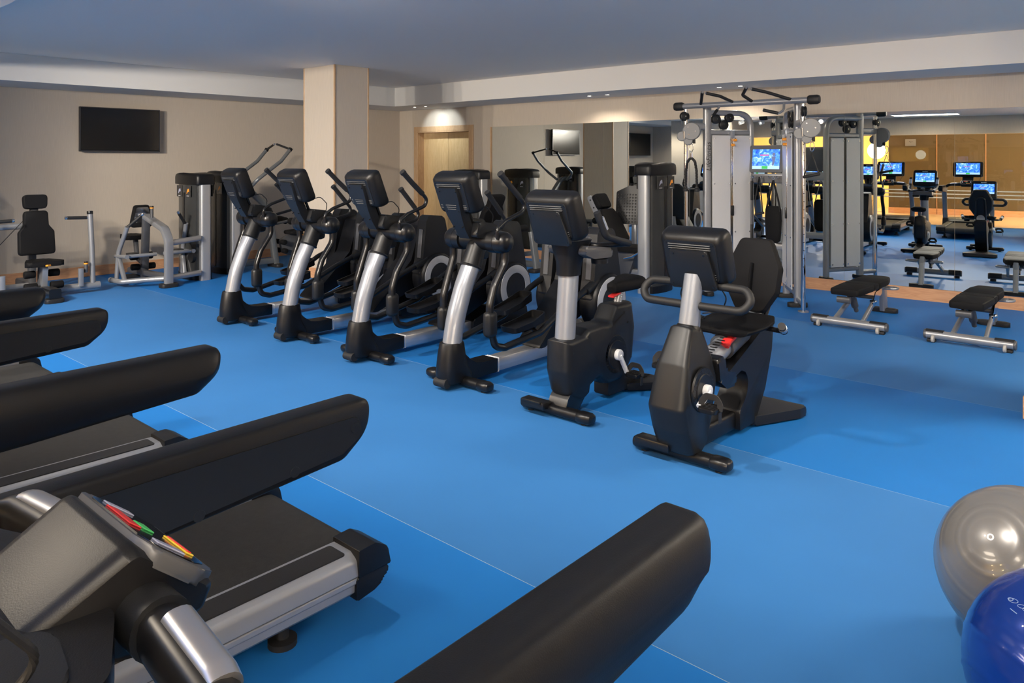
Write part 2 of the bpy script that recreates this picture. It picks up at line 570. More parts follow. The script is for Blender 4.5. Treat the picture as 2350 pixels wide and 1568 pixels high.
# ---- televisions
def tv(label, y0, y1, z0, z1):
    t = thing('television', label, 'television', (XL, (y0+y1)/2, (z0+z1)/2), 0, 'wall televisions')
    w_, h_ = y1-y0, z1-z0
    G().box((0.03, 0, 0), (0.06, 0.4, 0.3)).done('wall_mount', BLK, t)
    G().box((0.085, 0, 0), (0.05, w_, h_), 0.006).done('casing', BLK2, t)
    G().box((0.1105, 0, 0.004), (0.004, w_-0.03, h_-0.04), 0.001, 1).done('screen', TVM, t, flat=True)
    g = G()
    g.box((0.111, 0, h_/2-0.006), (0.006, w_, 0.012)); g.box((0.111, 0, -h_/2+0.007), (0.006, w_, 0.014))
    g.box((0.111, w_/2-0.006, 0), (0.006, 0.012, h_)); g.box((0.111, -w_/2+0.006, 0), (0.006, 0.012, h_))
    g.done('bezel', mat('grey_bezel', (0.06, 0.06, 0.065), 0.3, 0.5), t, flat=True)
tv('black flat television on the left wall, switched off', 3.89, 5.01, 1.80, 2.44)
tv('black flat television near the studio glazing, seen only in the mirror', 0.42, 1.52, 1.80, 2.44)

# ---- downlights
def downlight(x, y, z, label, group, watts, cone=75, col=(1, 0.88, 0.72), tilt=0.0):
    t = thing('downlight', label, 'downlight', (x, y, z), 0, group)
    G().lathe((0, 0, 0.001), (0, 0, -1), [(0, 0.048), (0.004, 0.048), (0.006, 0.044), (0.004, 0.034), (-0.001, 0.032)], 20).done('ring', SIL, t)
    G().cyl((0, 0, -0.0012), (0, 0, 0.0008), 0.031, 16).done('lens', LED, t)
    l = bpy.data.lights.new('downlight_beam', 'SPOT')
    l.energy = watts; l.spot_size = R(cone); l.spot_blend = 0.6; l.shadow_soft_size = 0.03; l.color = col
    lo = bpy.data.objects.new('downlight_beam', l); COL.objects.link(lo); lo.parent = t; lo.location = (0, 0, -0.02); lo.rotation_euler = (R(tilt), 0, 0)
    return t
for (x, y, lab) in ((-6.80, 9.40, 'left downlight of the pair above the leg press'), (-6.47, 9.40, 'right downlight of the pair above the leg press'),
                    (-4.69, 9.46, 'left downlight of the pair above the cable machine'), (-4.39, 9.46, 'right downlight of the pair above the cable machine'),
                    (-10.68, 9.25, 'left downlight of the pair above the double door'), (-10.38, 9.25, 'right downlight of the pair above the double door')):
    dd = 'door' in lab
    downlight(x, y, ZS, lab, 'downlights in the mirror-wall bulkhead', 20 if dd else 20, 80 if dd else 140, (0.85, 0.95, 1.0) if dd else (1, 0.86, 0.7), 55 if dd else 0)
for x, lab in ((-7.9, 'first'), (-7.55, 'second'), (-5.6, 'third'), (-5.25, 'fourth'), (-3.75, 'fifth'), (-3.4, 'sixth'), (-1.6, 'seventh'), (-1.25, 'eighth')):
    downlight(x, -1.45, 2.78, lab + ' downlight along the studio glazing, counted from the solid wall', 'downlights along the studio glazing', 3, 120, (1, 0.93, 0.82))

for x, lab in ((-10.2, 'left'), (-9.3, 'right')):  # unseen pair, added to brighten the front wall
    downlight(x, 0.75, 2.78, lab + ' downlight added beside the second television to light the front wall', 'downlights added by the second television', 70, 140, (1, 0.9, 0.76))
# ---- light panels added overhead to brighten the floor and machines
def panel(x, y, label, watts, sx=1.2, sy=0.6, z=ZC, col=(1.0, 0.86, 0.68)):
    t = thing('added_light_panel', label, 'ceiling light', (x, y, z), 0, 'added ceiling light panels')
    g = G()
    for s_ in (-1, 1):
        g.box((s_*(sx/2+0.015), 0, -0.008), (0.03, sy+0.06, 0.02)); g.box((0, s_*(sy/2+0.015), -0.008), (sx, 0.03, 0.02))
    g.done('frame', WHT, t, flat=True)
    area = sx*sy
    G().box((0, 0, -0.004), (sx, sy, 0.006)).done('diffuser', emit('diffuser_glow', col, watts/(area*3.1416)), t, flat=True)
for i, x in enumerate((-3.6, 0.2, 1.9)):
    panel(x, -0.45, ['added ceiling light panel over the second treadmill', 'added ceiling light panel right of the nearest treadmill', 'added ceiling light panel at the right end of the glazing'][i], (50, 45, 60)[i], 1.4, 0.6, 2.78)
panel(1.4, 6.2, 'added ceiling light panel near the right wall', 180)
# ---- spots added out of view to shape the light on walls and floor
def added_spotlight(p, aim, watts, label, cone=105, col=(1.0, 0.90, 0.78)):
    t = thing('added_spotlight', label, 'added_spotlight', p, 0, 'lights added out of view under the bulkhead')
    d_ = (Vector(aim) - Vector(p)).normalized()
    G().lathe((0, 0, 0.06), (0, 0, -1), [(0, 0.05), (0.012, 0.05), (0.014, 0.012), (0.05, 0.012)], 18).done('mount', WHT, t)
    G().lathe(-d_*0.07, d_, [(0, 0.02), (0.005, 0.045), (0.13, 0.055), (0.13, 0.048), (0.11, 0.045)], 20).done('lamp_head', WHT, t)
    G().lathe(d_*0.035, d_, [(0, 0.044), (0.004, 0.04), (0.006, 0)], 18).done('lens', LED, t)
    l = bpy.data.lights.new('added_spotlight_beam', 'SPOT'); l.energy = watts; l.spot_size = R(cone); l.spot_blend = 1.0; l.shadow_soft_size = 0.055; l.color = col
    lo = bpy.data.objects.new('added_spotlight_beam', l); COL.objects.link(lo); lo.parent = t; lo.location = d_*0.09
    lo.rotation_euler = d_.to_track_quat('-Z', 'Y').to_euler()
ZP = 2.93
for p, aim, wt, cn, lab in (((-8.0, -0.2, 2.70), (-11.8, 4.2, 1.1), 400, 80, 'added light turned to the black television'),
                        ((-7.6, -0.7, 2.70), (-11.4, 6.8, 0.9), 580, 80, 'added light turned to the far end of the television wall'),
                        ((-6.0, -0.7, 2.70), (-9.2, 7.0, 1.0), 470, 75, 'added light turned to the papered pillar'),
                        ((-4.4, 1.72, ZP), (-7.2, 9.0, 0.9), 260, 62, 'added light turned to the left end of the mirrors'),
                        ((-2.6, 1.72, ZP), (-4.2, 9.0, 0.8), 240, 62, 'added light turned to the cable machine'),
                        ((-0.9, 1.72, ZP), (-1.7, 9.0, 1.2), 190, 60, 'added light turned to the benches'),
                        ((-7.0, -0.7, 2.70), (-8.0, 4.2, 0.0), 520, 100, 'added light turned to the floor before the weight machines'),
                        ((-6.4, -0.7, 2.70), (-6.6, 3.6, 0.0), 450, 100, 'added light turned to the floor before the farthest elliptical'),
                        ((-4.8, 1.72, ZP), (-4.8, 3.6, 0.0), 275, 110, 'added light turned to the floor before the second elliptical'),
                        ((-3.0, 1.72, ZP), (-2.8, 4.4, 0.0), 260, 110, 'added light turned to the floor before the upright bike'),
                        ((-1.2, 1.72, ZP), (-1.0, 6.6, 0.0), 340, 110, 'added light turned to the floor beside the recumbent bike')):
    added_spotlight(p, aim, wt, lab, cn)

# ---- studio behind the glass
win = bpy.data.objects.new('window_1', None); COL.objects.link(win)
struct(win, 'tall glass partition with three pale bands, behind the treadmills')
gx = [GX0, -7.0, -5.6, -4.23, -2.97, -1.7, -0.43, 0.85, XR]
BAND = mat('frosted_band', (0.85, 0.80, 0.68), 0.6)
for a, b in zip(gx[:-1], gx[1:]):
    pn = G().box(((a+b)/2, YG+0.02, 1.175), (b-a-0.006, 0.010, 2.31)).done('glass_pane', GLS, win, flat=True)
    for z in (0.90, 0.81, 0.715):
        G().box(((a+b)/2, YG+0.0255, z), (b-a-0.006, 0.001, 0.028)).done('frosted_stripe', BAND, pn, flat=True)
G().box(((GX0+XR)/2, YG+0.02, 0.01), (XR-GX0, 0.03, 0.02)).done('bottom_channel', ALU, win, flat=True)
SY = -6.3
WF = wood('pale_wood_floor', (0.60, 0.43, 0.25), (0.66, 0.48, 0.29), 0.35, 0.6, (1, 8, 8))
sf = bpy.data.objects.new('floor_studio', None); COL.objects.link(sf); struct(sf, 'pale wooden board floor of the studio beyond the glass')
yb = YG - 0.01
k = 0
while yb > -9.2:
    G().box(((-14+XR)/2, yb-0.0735, -0.03), (XR+14, 0.144, 0.06)).done('floor_board', WF, sf, flat=True)
    yb -= 0.147
BROWN = wallpaper('bronze_fabric_panel', (0.095, 0.066, 0.025))
AMB = wallpaper('warm_yellow_wall', (0.80, 0.63, 0.28))
sw = bpy.data.objects.new('wall_studio', None); COL.objects.link(sw); struct(sw, 'bronze panelled wall at the back of the studio')
px = [-5.35, -4.0, -2.72, -1.4, 0.0, 1.3, XR]
for a, b in zip(px[:-1], px[1:]):
    G().box(((a+b)/2, SY-0.1, 1.6), (b-a-0.012, 0.2, 3.2)).done('wall_panel', BROWN, sw, flat=True)
for a in px[1:-1]:
    G().box((a, SY-0.08, 1.6), (0.02, 0.2, 3.2)).done('joint_strip', OAK, sw, flat=True)
G().box(((px[0]+XR)/2, SY+0.01, 0.09), (XR-px[0], 0.02, 0.18)).done('skirting_board', OAK, sw, flat=True)
g = G(); g.box((-9.6, -9.3, 1.6), (9.0, 0.2, 3.2)); g.box((-5.25, -7.8, 1.6), (0.2, 2.85, 3.2)); g.box((-14.0, -5.6, 1.6), (0.2, 7.5, 3.2))
struct(g.done('wall_studio_yellow', AMB, flat=True), 'warm yellow wall beyond the studio glass')
g = G(); g.box((XR+0.1, -4.2, 1.6), (0.2, 4.3, 3.2)); 
struct(g.done('wall_studio_side', BROWN, flat=True), 'bronze side wall of the studio')
g = G(); g.box((-5.7, -5.6, 3.15), (17, 7.6, 0.1))
struct(g.done('ceiling_studio', CEIL, flat=True), 'white ceiling of the studio')
def studio_lamp(x, y, label, watts):
    t = thing('studio_ceiling_lamp', label, 'ceiling light', (x, y, 3.10), 0, 'studio ceiling lamps')
    G().lathe((0, 0, 0), (0, 0, -1), [(0, 0.2), (0.03, 0.2), (0.03, 0.18)], 24).done('rim', SIL, t)
    G().lathe((0, 0, -0.028), (0, 0, -1), [(0, 0.18), (0.02, 0.15), (0.03, 0.08), (0.032, 0.0)], 24).done('shade', emit('studio_glow', (1.0, 0.74, 0.36), watts/0.35), t)
studio_lamp(-9.2, -7.4, 'round warm ceiling lamp over the far yellow corner of the studio', 120)
studio_lamp(-6.8, -7.0, 'round warm ceiling lamp over the yellow end of the studio', 160)
studio_lamp(-3.2, -4.2, 'round warm ceiling lamp in front of the bronze wall', 60)
studio_lamp(0.3, -4.2, 'round warm ceiling lamp at the right end of the studio', 60)
t = thing('scallop_globe', 'white glowing globe on a stand, in place of the light scallop by the bronze wall', 'lamp', (-5.75, -6.6, 0))  # glowing globe stands in for a spot's bright scallop on the wall
G().lathe((0, 0, 0), (0, 0, 1), [(0, 0.16), (0.02, 0.16), (0.03, 0.02), (1.72, 0.015)], 20).done('stand', ALU, t)
G().ball((0, 0, 1.98), 0.27, 24, 14).done('globe', emit('globe_glow', (1.0, 0.93, 0.78), 9), t)
def big_globe(x, y, z, label, watts, r_=0.32):  # globes added out of sight to send warm light into the gym
    t = thing('added_globe_light', label, 'lamp', (x, y, 0), 0, 'large globe lights added in the studio')
    G().lathe((0, 0, 0), (0, 0, 1), [(0, 0.2), (0.02, 0.2), (0.03, 0.025), (z-r_+0.01, 0.02)], 20).done('stand', ALU, t)
    G().ball((0, 0, z), r_, 24, 14).done('globe', emit('large_globe_glow', (1.0, 0.80, 0.58), watts/(12.57*r_*r_*3.1416)), t)
big_globe(1.3, -3.3, 1.45, 'large glowing globe added as a light source, nearest the studio glass', 450)
big_globe(0.0, -4.9, 1.45, 'large glowing globe added as a light source before the bronze wall', 170)
big_globe(-9.4, -4.4, 1.45, 'large glowing globe added as a light source at the yellow end of the studio', 160)
t = thing('wall_clock', 'small square silver clock on the bronze studio wall', 'clock', (-4.72, SY, 2.22))
G().box((0, 0.02, 0), (0.30, 0.04, 0.22), 0.008).done('case', SIL, t)
h = G(); h.box((0.03, 0.043, 0.01), (0.08, 0.004, 0.008), M=Matrix.Rotation(R(-20), 4, 'Y')); h.box((-0.03, 0.043, 0.02), (0.05, 0.004, 0.008), M=Matrix.Rotation(R(30), 4, 'Y'))
h.done('clock_hands', BLK, t)
# ================================================================== CARDIO MACHINES
SENS = mat('polished_sensor_plate', (0.60, 0.60, 0.62), 0.30, metal=0.9)
RIB = mat('grey_vent_rib', (0.06, 0.062, 0.066), 0.45)
SILR = mat('silver_ring_paint', (0.50, 0.51, 0.53), 0.4, 0.2)
def Rx(c, deg):
    return Matrix.Translation(c) @ Matrix.Rotation(R(deg), 4, 'X')

def ring2(w_, h_, r, y, dz=0.0, k=3):
    return [(a, y, b + dz) for a, b in rrect(w_, h_, r, k)]

def console(root, c, tilt, w_, h_, t_, plate=None, scr_w=None):
    """display head: shell, back cover with vents, lit screen. local +y = user side, +z = up the face"""
    M = Rx(c, tilt)
    g = G()
    g.loft([ring2(w_-0.075, h_-0.075, 0.03, -t_/2), ring2(w_-0.03, h_-0.03, 0.035, -t_/2+0.018), ring2(w_-0.004, h_-0.004, 0.04, -t_/2+0.055),
            ring2(w_, h_, 0.04, t_/2-0.03), ring2(w_-0.006, h_-0.006, 0.04, t_/2-0.008), ring2(w_-0.03, h_-0.03, 0.035, t_/2)], M=M)
    sh = g.done('console_shell', BLK, root)
    g = G()
    g.loft([ring2(w_-0.085, h_-0.085, 0.025, -t_/2-0.006), ring2(w_-0.08, h_-0.08, 0.025, -t_/2+0.004)], M=M)
    bc = g.done('back_cover', GRYP, root)
    for i in range(3):
        G().box((0, -t_/2-0.008, h_/2-0.062-i*0.0135), (w_-0.14, 0.009, 0.0055), 0.002, 1, M=M).done('vent_rib', RIB, bc)
    for sx in (-1, 1):
        for i in range(3):
            G().box((sx*(w_/2-0.075), -t_/2-0.008, -h_/2+0.062+i*0.0125), (0.034, 0.009, 0.005), 0.002, 1, M=M).done('vent_rib', RIB, bc)
    g = G()
    for sx in (-1, 1):
        for sz in (-1, 1):
            g.cyl(M @ Vector((sx*(w_/2-0.058), -t_/2-0.0085, sz*(h_/2-0.058))), M @ Vector((sx*(w_/2-0.058), -t_/2-0.004, sz*(h_/2-0.058))), 0.006, 10)
    g.done('screw', BLK2, bc)
    if plate:
        pw, pz0, pz1, pw2 = plate
        g = G()
        pts = rpoly([(-pw/2, pz1), (-pw2/2, pz0), (pw2/2, pz0), (pw/2, pz1)], 0.02)
        g.prism(pts, 'y', -t_/2-0.030, -t_/2-0.004, 0.007, 2, M=M)
        g.done('rear_plate', GRYP, root)
        g = G()
        for sx in (-1, 1):
            g.cyl(M @ Vector((sx*(pw/2-0.022), -t_/2-0.0325, pz1-0.024)), M @ Vector((sx*(pw/2-0.022), -t_/2-0.029, pz1-0.024)), 0.006, 10)
            g.cyl(M @ Vector((sx*(pw2/2-0.022), -t_/2-0.0325, pz0+0.024)), M @ Vector((sx*(pw2/2-0.022), -t_/2-0.029, pz0+0.024)), 0.006, 10)
        g.done('screw', BLK2, root)
    sw_ = scr_w or w_*0.80
    shh = sw_*0.56
    g = G(); g.box((0, t_/2+0.001, 0.008), (w_-0.05, 0.004, h_-0.05), 0.001, 1, M=M); g.done('glass_front', TVM, root)
    sc = G().box((0, t_/2+0.004, 0.006), (sw_, 0.003, shh), M=M).done('screen', SCR, root, flat=True)
    G().box((0, t_/2+0.0062, 0.006-shh/2+shh*0.08), (sw_, 0.002, shh*0.16), M=M).done('menu_bar', SCRB, sc, flat=True)
    G().box((0, t_/2+0.0078, 0.006-shh/2+shh*0.08), (sw_*0.16, 0.002, shh*0.13), M=M).done('start_button', SCRG, sc, flat=True)
    g = G(); g.box((-sw_*0.05, t_/2+0.0062, 0.006+shh*0.18), (sw_*0.26, 0.002, shh*0.05), M=M); g.done('caption_line', SCRR, sc, flat=True)
    T = M @ Matrix.Translation((0, t_/2+0.0035, h_/2-0.036)) @ Matrix.Rotation(R(90), 4, 'X') @ Matrix.Rotation(R(180), 4, 'Y')
    text_mesh('brand_lettering', 'LifeFitness', 0.022, WHT, root, T)
    return M

def floor_bar(root, y, half, name='front_foot', z=0.045):
    """black stabiliser bar across x with rounded end caps and levelling feet"""
    g = G()
    sec = rrect(0.085, 0.06, 0.024, 3)
    g.sweep([(-half+0.08, y, z), (half-0.08, y, z)], sec)
    f = g.done(name, BLK, root)
    for s_ in (-1, 1):
        g = G()
        xs = [half-0.11, half-0.10, half-0.03, half-0.008, half]
        sc = [1.0, 1.12, 1.10, 0.9, 0.6]
        g.sweep([(s_*x, y, z) for x in xs], sec, scale=sc)
        g.done('end_cap', BLK2, f)
        g = G(); g.lathe((s_*(half-0.07), y, 0.0), (0, 0, 1), [(0, 0.022), (0.007, 0.022), (0.009, 0.009), (0.03, 0.009)], 14)
        g.done('levelling_foot', RUB, f)
    return f

def pedal(root, s_, x, y, z, crank_to=None, name='pedal'):
    g = G()
    g.prism(rpoly([(-0.05, -0.055), (0.05, -0.055), (0.05, 0.055), (-0.05, 0.055)], 0.02), 'z', z-0.012, z+0.012, 0.004, M=Matrix.Translation((x, y, 0)))
    for i in range(5):
        g.box((x, y-0.04+0.02*i, z+0.014), (0.08, 0.006, 0.005))
    p = g.done(name, BLK, root)
    g = G()
    g.sweep(fillet([(x-0.052, y, z), (x-0.055, y+0.005, z+0.03), (x-0.03, y+0.01, z+0.062), (x+0.03, y+0.01, z+0.062), (x+0.055, y+0.005, z+0.03), (x+0.052, y, z)], 0.025), rrect(0.035, 0.005, 0.002, 1), ref=(0, 1, 0))
    g.box((x+0.054, y+0.002, z-0.035), (0.005, 0.03, 0.06))
    g.done('pedal_strap', RUB, p)
    return p

# ------------------------------------------------------------------ elliptical
def make_elliptical():
    r = thing('elliptical_trainer', 'x', 'elliptical trainer')
    floor_bar(r, 0.0, 0.33)
    g = G()
    g.loft([[(q, p+yc, z) for q, p in rrect(w_, l_, rr_, 5)] for z, yc, w_, l_, rr_ in ((0.035, -0.03, 0.13, 0.24, 0.05), (0.05, -0.035, 0.165, 0.29, 0.07), (0.10, -0.05, 0.178, 0.29, 0.08), (0.17, -0.07, 0.180, 0.245, 0.085), (0.25, -0.074, 0.172, 0.215, 0.08), (0.325, -0.073, 0.158, 0.19, 0.076), (0.335, -0.073, 0.148, 0.18, 0.07))])
    g.prism(rpoly([(-0.05, 0.04), (-0.02, 0.26), (0.045, 0.20), (0.11, 0.158), (0.19, 0.147), (0.345, 0.145), (0.345, 0.04)], [0.02, 0.01, 0.06, 0.05, 0.05, 0.006, 0.006]), 'x', -0.075, 0.075, 0.012, 2)
    b = g.done('front_boot', BLK, r)
    g = G(); g.cyl((-0.06, -0.17, 0.055), (0.06, -0.17, 0.055), 0.035, 14); g.done('transport_wheel', RUB, b)
    g = G(); g.box((0, 0.79, 0.088), (0.125, 0.92, 0.105), 0.012, 2); cr = g.done('centre_rail', ALU, r)
    g = G(); g.box((0, 0.352, 0.088), (0.131, 0.008, 0.111), 0.003, 1); g.box((0, 0.372, 0.088), (0.131, 0.005, 0.111), 0.002, 1); g.done('clear_tape', WHT, cr)
    g = G(); g.prism(rpoly([(1.18, 0.03), (1.18, 0.15), (1.45, 0.24), (1.95, 0.20), (1.98, 0.05), (1.9, 0.03)], 0.03), 'x', -0.10, 0.10, 0.015)
    g.done('rear_base', BLK, r)
    floor_bar(r, 1.86, 0.30, 'rear_foot')
    # silver mast
    path = fillet([(0, -0.075, 0.30), (0, -0.030, 0.52), (0, 0.055, 0.74), (0, 0.138, 0.90)], 0.8, 6)
    g = G(); g.tube(path, (0.066, 0.076), 24, ref=(1, 0, 0)); g.done('mast', SIL, r)
    g = G(); g.lathe((0, 0.128, 0.872), (0, 0.075, 0.17), [(-0.01, 0.082), (0.0, 0.086), (0.006, 0.08), (0.18, 0.074), (0.27, 0.06)], 24)
    g.box((0, 0.235, 0.985), (0.10, 0.12, 0.14), 0.03)
    g.done('mast_collar', GRYP, r)
    # shoulder pivots
    PY, PZ = 0.205, 1.065
    g = G(); g.cyl((-0.14, PY, PZ), (0.14, PY, PZ), 0.070, 24); g.done('shoulder_housing', BLK, r)
    for s_ in (-1, 1):
        g = G(); g.lathe((s_*0.145, PY, PZ), (s_, 0, 0), [(0, 0.066), (0.004, 0.083), (0.07, 0.083), (0.073, 0.079), (0.076, 0.083), (0.135, 0.081), (0.162, 0.068), (0.178, 0.040), (0.182, 0.0)], 32)
        g.done('pivot_cap', BLK2, r)
    # console with long neck
    M = console(r, (0, -0.015, 1.435), 22, 0.385, 0.315, 0.125)
    g = G()
    nk = [(0.098, 0.075, -0.062), (0.104, 0.03, -0.064), (0.098, -0.05, -0.066), (0.085, -0.14, -0.066), (0.062, -0.26, -0.05), (0.058, -0.35, -0.03)]
    rings = []
    for hw, z, y in nk:
        rings.append([(-hw, y, z), (-hw*0.9, y-0.028, z), (hw*0.9, y-0.028, z), (hw, y, z), (hw*0.95, y+0.05, z), (-hw*0.95, y+0.05, z)])
    g.loft(rings, M=M)
    g.done('neck_cover', GRYP, r)
    for i in range(3):
        G().box((0, -0.0955, -0.06-i*0.016), (0.11-0.01*i, 0.006, 0.006), 0.002, 1, M=M).done('neck_vent', RIB, r)
    g = G()
    for sx in (-1, 1):
        for z in (0.05, -0.11, -0.24):
            g.cyl(M @ Vector((sx*(0.085 if z > 0 else 0.062 if z > -.2 else 0.045), -0.098, z)), M @ Vector((sx*(0.085 if z > 0 else 0.062 if z > -.2 else 0.045), -0.07, z)), 0.005, 8)
    g.done('neck_screw', BLK2, r)
    g = G(); g.prism(rpoly([(0.06, 1.10), (0.10, 1.22), (0.24, 1.20), (0.33, 1.16), (0.32, 1.08)], 0.03), 'x', -0.12, 0.12, 0.02)
    g.done('accessory_tray', GRYP, r)
    g = G(); g.tube(fillet([(0.06, 0.11, 1.30), (0.09, 0.20, 1.33), (0.10, 0.27, 1.26), (0.09, 0.26, 1.17)], 0.05), 0.004, 6); g.done('headphone_cable', RUB, r)
    g = G(); g.cyl((0.03, 0.06, 1.33), (0.03, 0.12, 1.19), 0.014, 8); g.cyl((-0.03, 0.06, 1.33), (-0.03, 0.12, 1.19), 0.014, 8); g.done('console_stem', BLK, r)
    # fixed inner handle posts + moving arms; the two sides are out of phase
    for s_ in (1, -1):
        x = s_*0.275
        if s_ > 0:
            hp = [(x, 0.13, 1.10), (x, 0.12, 1.17), (x+0.005, 0.21, 1.225), (x+0.01, 0.40, 1.285), (x+0.01, 0.42, 1.34), (x+0.01, 0.36, 1.40)]
            gp = [(x+0.01, 0.37, 1.39), (x+0.01, 0.26, 1.48), (x+0.01, 0.165, 1.565)]; gt = (x+0.01, 0.145, 1.582)
        else:
            hp = [(x, 0.22, 1.08), (x, 0.36, 1.06), (x-0.005, 0.60, 1.07), (x-0.01, 0.80, 1.11), (x-0.01, 0.83, 1.17), (x-0.01, 0.77, 1.235)]
            gp = [(x-0.01, 0.78, 1.225), (x-0.01, 0.70, 1.31), (x-0.01, 0.62, 1.395)]; gt = (x-0.01, 0.603, 1.413)
        g = G(); g.tube(hp, 0.0155, 12, 0.06)
        a = g.done('arm_handle', BLK2, r)
        g = G(); g.tube(gp, 0.022, 12); g.tube([gp[-1], gt], 0.026, 12)
        g.done('grip', RUB, a)
        fy, fz = (0.045, 0.50) if s_ > 0 else (0.10, 0.46)
        g = G(); g.sweep(fillet([(x, PY, PZ-0.05), (x, PY+0.005, 0.92), (x, fy+0.05, 0.76), (x, fy, 0.62), (x, fy, fz)], 0.12), rrect(0.042, 0.062, 0.018, 3), ref=(1, 0, 0))
        g.done('swing_arm', BLK2, r)
        g = G(); g.box((x, fy+0.005, fz-0.015), (0.085, 0.105, 0.19), 0.035, 3); g.done('joint_cover', GRYP, r)
        # pedal link
        if s_ > 0:
            pth = [(x, fy+0.02, fz-0.08), (x, 0.10, 0.315), (x, 0.20, 0.285), (x, 0.62, 0.33), (x, 1.00, 0.50), (x, 1.28, 0.60)]
            pp = (0.50, 0.405, 6)
        else:
            pth = [(x, fy+0.02, fz-0.08), (x, 0.20, 0.285), (x, 0.32, 0.26), (x, 0.80, 0.36), (x, 1.14, 0.55), (x, 1.44, 0.66)]
            pp = (0.82, 0.455, 12)
        g = G(); g.tube(pth, 0.027, 12, 0.07); g.done('pedal_link', BLK2, r)
        e = Vector(pth[-1])
        g = G(); g.sweep([e - Vector((0, 0.06, 0.03)), e + Vector((0, 0.10, 0.04))], rrect(0.075, 0.065, 0.025, 3)); g.done('crank_joint', GRYP, r)
        # pedal: dished foot plate
        Mp = Rx((s_*0.20, pp[0], pp[1]), pp[2])
        g = G()
        out = rpoly([(-0.085, -0.18), (0.085, -0.18), (0.09, 0.02), (0.07, 0.20), (-0.07, 0.20), (-0.09, 0.02)], 0.04)
        g.prism(out, 'z', -0.022, 0.0, 0.006, M=Mp)
        n = len(out)
        t = bmesh.new()
        hgt = lambda p: 0.02 + max(0, (p[1]-0.0))*0.17
        ro = [[t.verts.new((p[0]*q, p[1]*q, zz)) for p in out] for q, zz in ((1.0, -0.01),)]
        o1 = [t.verts.new((p[0]*1.03, p[1]*1.02, hgt(p))) for p in out]
        o2 = [t.verts.new((p[0]*0.93, p[1]*0.96, hgt(p))) for p in out]
        o3 = [t.verts.new((p[0]*0.91, p[1]*0.95, -0.01)) for p in out]
        for a_, b_ in ((ro[0], o1), (o1, o2), (o2, o3)):
            for j in range(n):
                t.faces.new((a_[j], a_[(j+1) % n], b_[(j+1) % n], b_[j]))
        g._merge(t, Mp)
        pd = g.done('pedal', BLK, r)
        g = G(); g.box((0, 0.05, -0.04), (0.06, 0.16, 0.05), 0.012, M=Mp); g.cyl(Mp @ Vector((0, 0.08, -0.04)), (x, pp[0]+0.08, 0.33 if s_ > 0 else 0.39), 0.018, 10); g.done('pedal_bracket', BLK2, pd)
        # rear drum and tall cover
        cyc, czc = 1.52, 0.45
        xo = s_*0.345
        g = G(); g.lathe((s_*0.16, cyc, czc), (s_, 0, 0), [(0, 0.22), (0.01, 0.245), (0.14, 0.245), (0.165, 0.235), (0.175, 0.222)], 40); dr = g.done('drum_cover', BLK, r)
        g = G(); g.lathe((s_*0.325, cyc, czc), (s_, 0, 0), [(0, 0.218), (0.012, 0.214), (0.014, 0.205), (0.014, 0.14), (0.0, 0.138)], 40); g.done('silver_ring', SILR, dr)
        g = G(); g.lathe((s_*0.327, cyc, czc), (s_, 0, 0), [(0, 0.137), (0.008, 0.136), (0.009, 0.0)], 36); g.done('drum_disc', GRYP, dr)
        g = G()
        pts = rpoly([(1.27, 0.48), (1.31, 0.64), (1.36, 1.04), (1.40, 1.10), (1.60, 1.08), (1.63, 1.03), (1.72, 0.62), (1.76, 0.45)], [0.02, 0.08, 0.03, 0.03, 0.04, 0.03, 0.08, 0.02])
        g.prism(pts, 'x', *(sorted((s_*0.165, s_*0.30))), 0.03, 3)
        g.done('tower_cover', GRYP, r)
        g = G(); g.box((s_*0.235, 1.325, 0.80), (0.055, 0.012, 0.30), 0.004, 1, M=Rx((0, 0, 0), 0) @ Matrix.Translation((0, 1.33, 0.8)) @ Matrix.Rotation(R(-6), 4, 'X') @ Matrix.Translation((0, -1.33, -0.8)))
        g.done('cover_inlay', GRYD, r)
    g = G(); g.prism(rpoly([(0.78, 0.14), (0.86, 0.14), (1.55, 0.40), (1.62, 0.98), (1.54, 1.02), (1.42, 0.98), (1.30, 0.62)], 0.03), 'x', -0.125, 0.125, 0.015)
    g.done('incline_housing', BLK, r)
    return r
E0 = make_elliptical()
index_children(E0)
for i, (x, lab) in enumerate(((-4.04, 'elliptical trainer with a silver mast, nearest to the upright bike'), (-5.15, 'elliptical trainer with a silver mast, second from the upright bike'),
                              (-6.22, 'elliptical trainer with a silver mast, third from the upright bike'), (-7.30, 'elliptical trainer with a silver mast, farthest from the upright bike'))):
    o = E0 if i == 0 else copy_tree(E0)
    o.location = (x, 3.93, 0)
    tag(o, lab, 'elliptical trainer', 'elliptical trainers in a row')

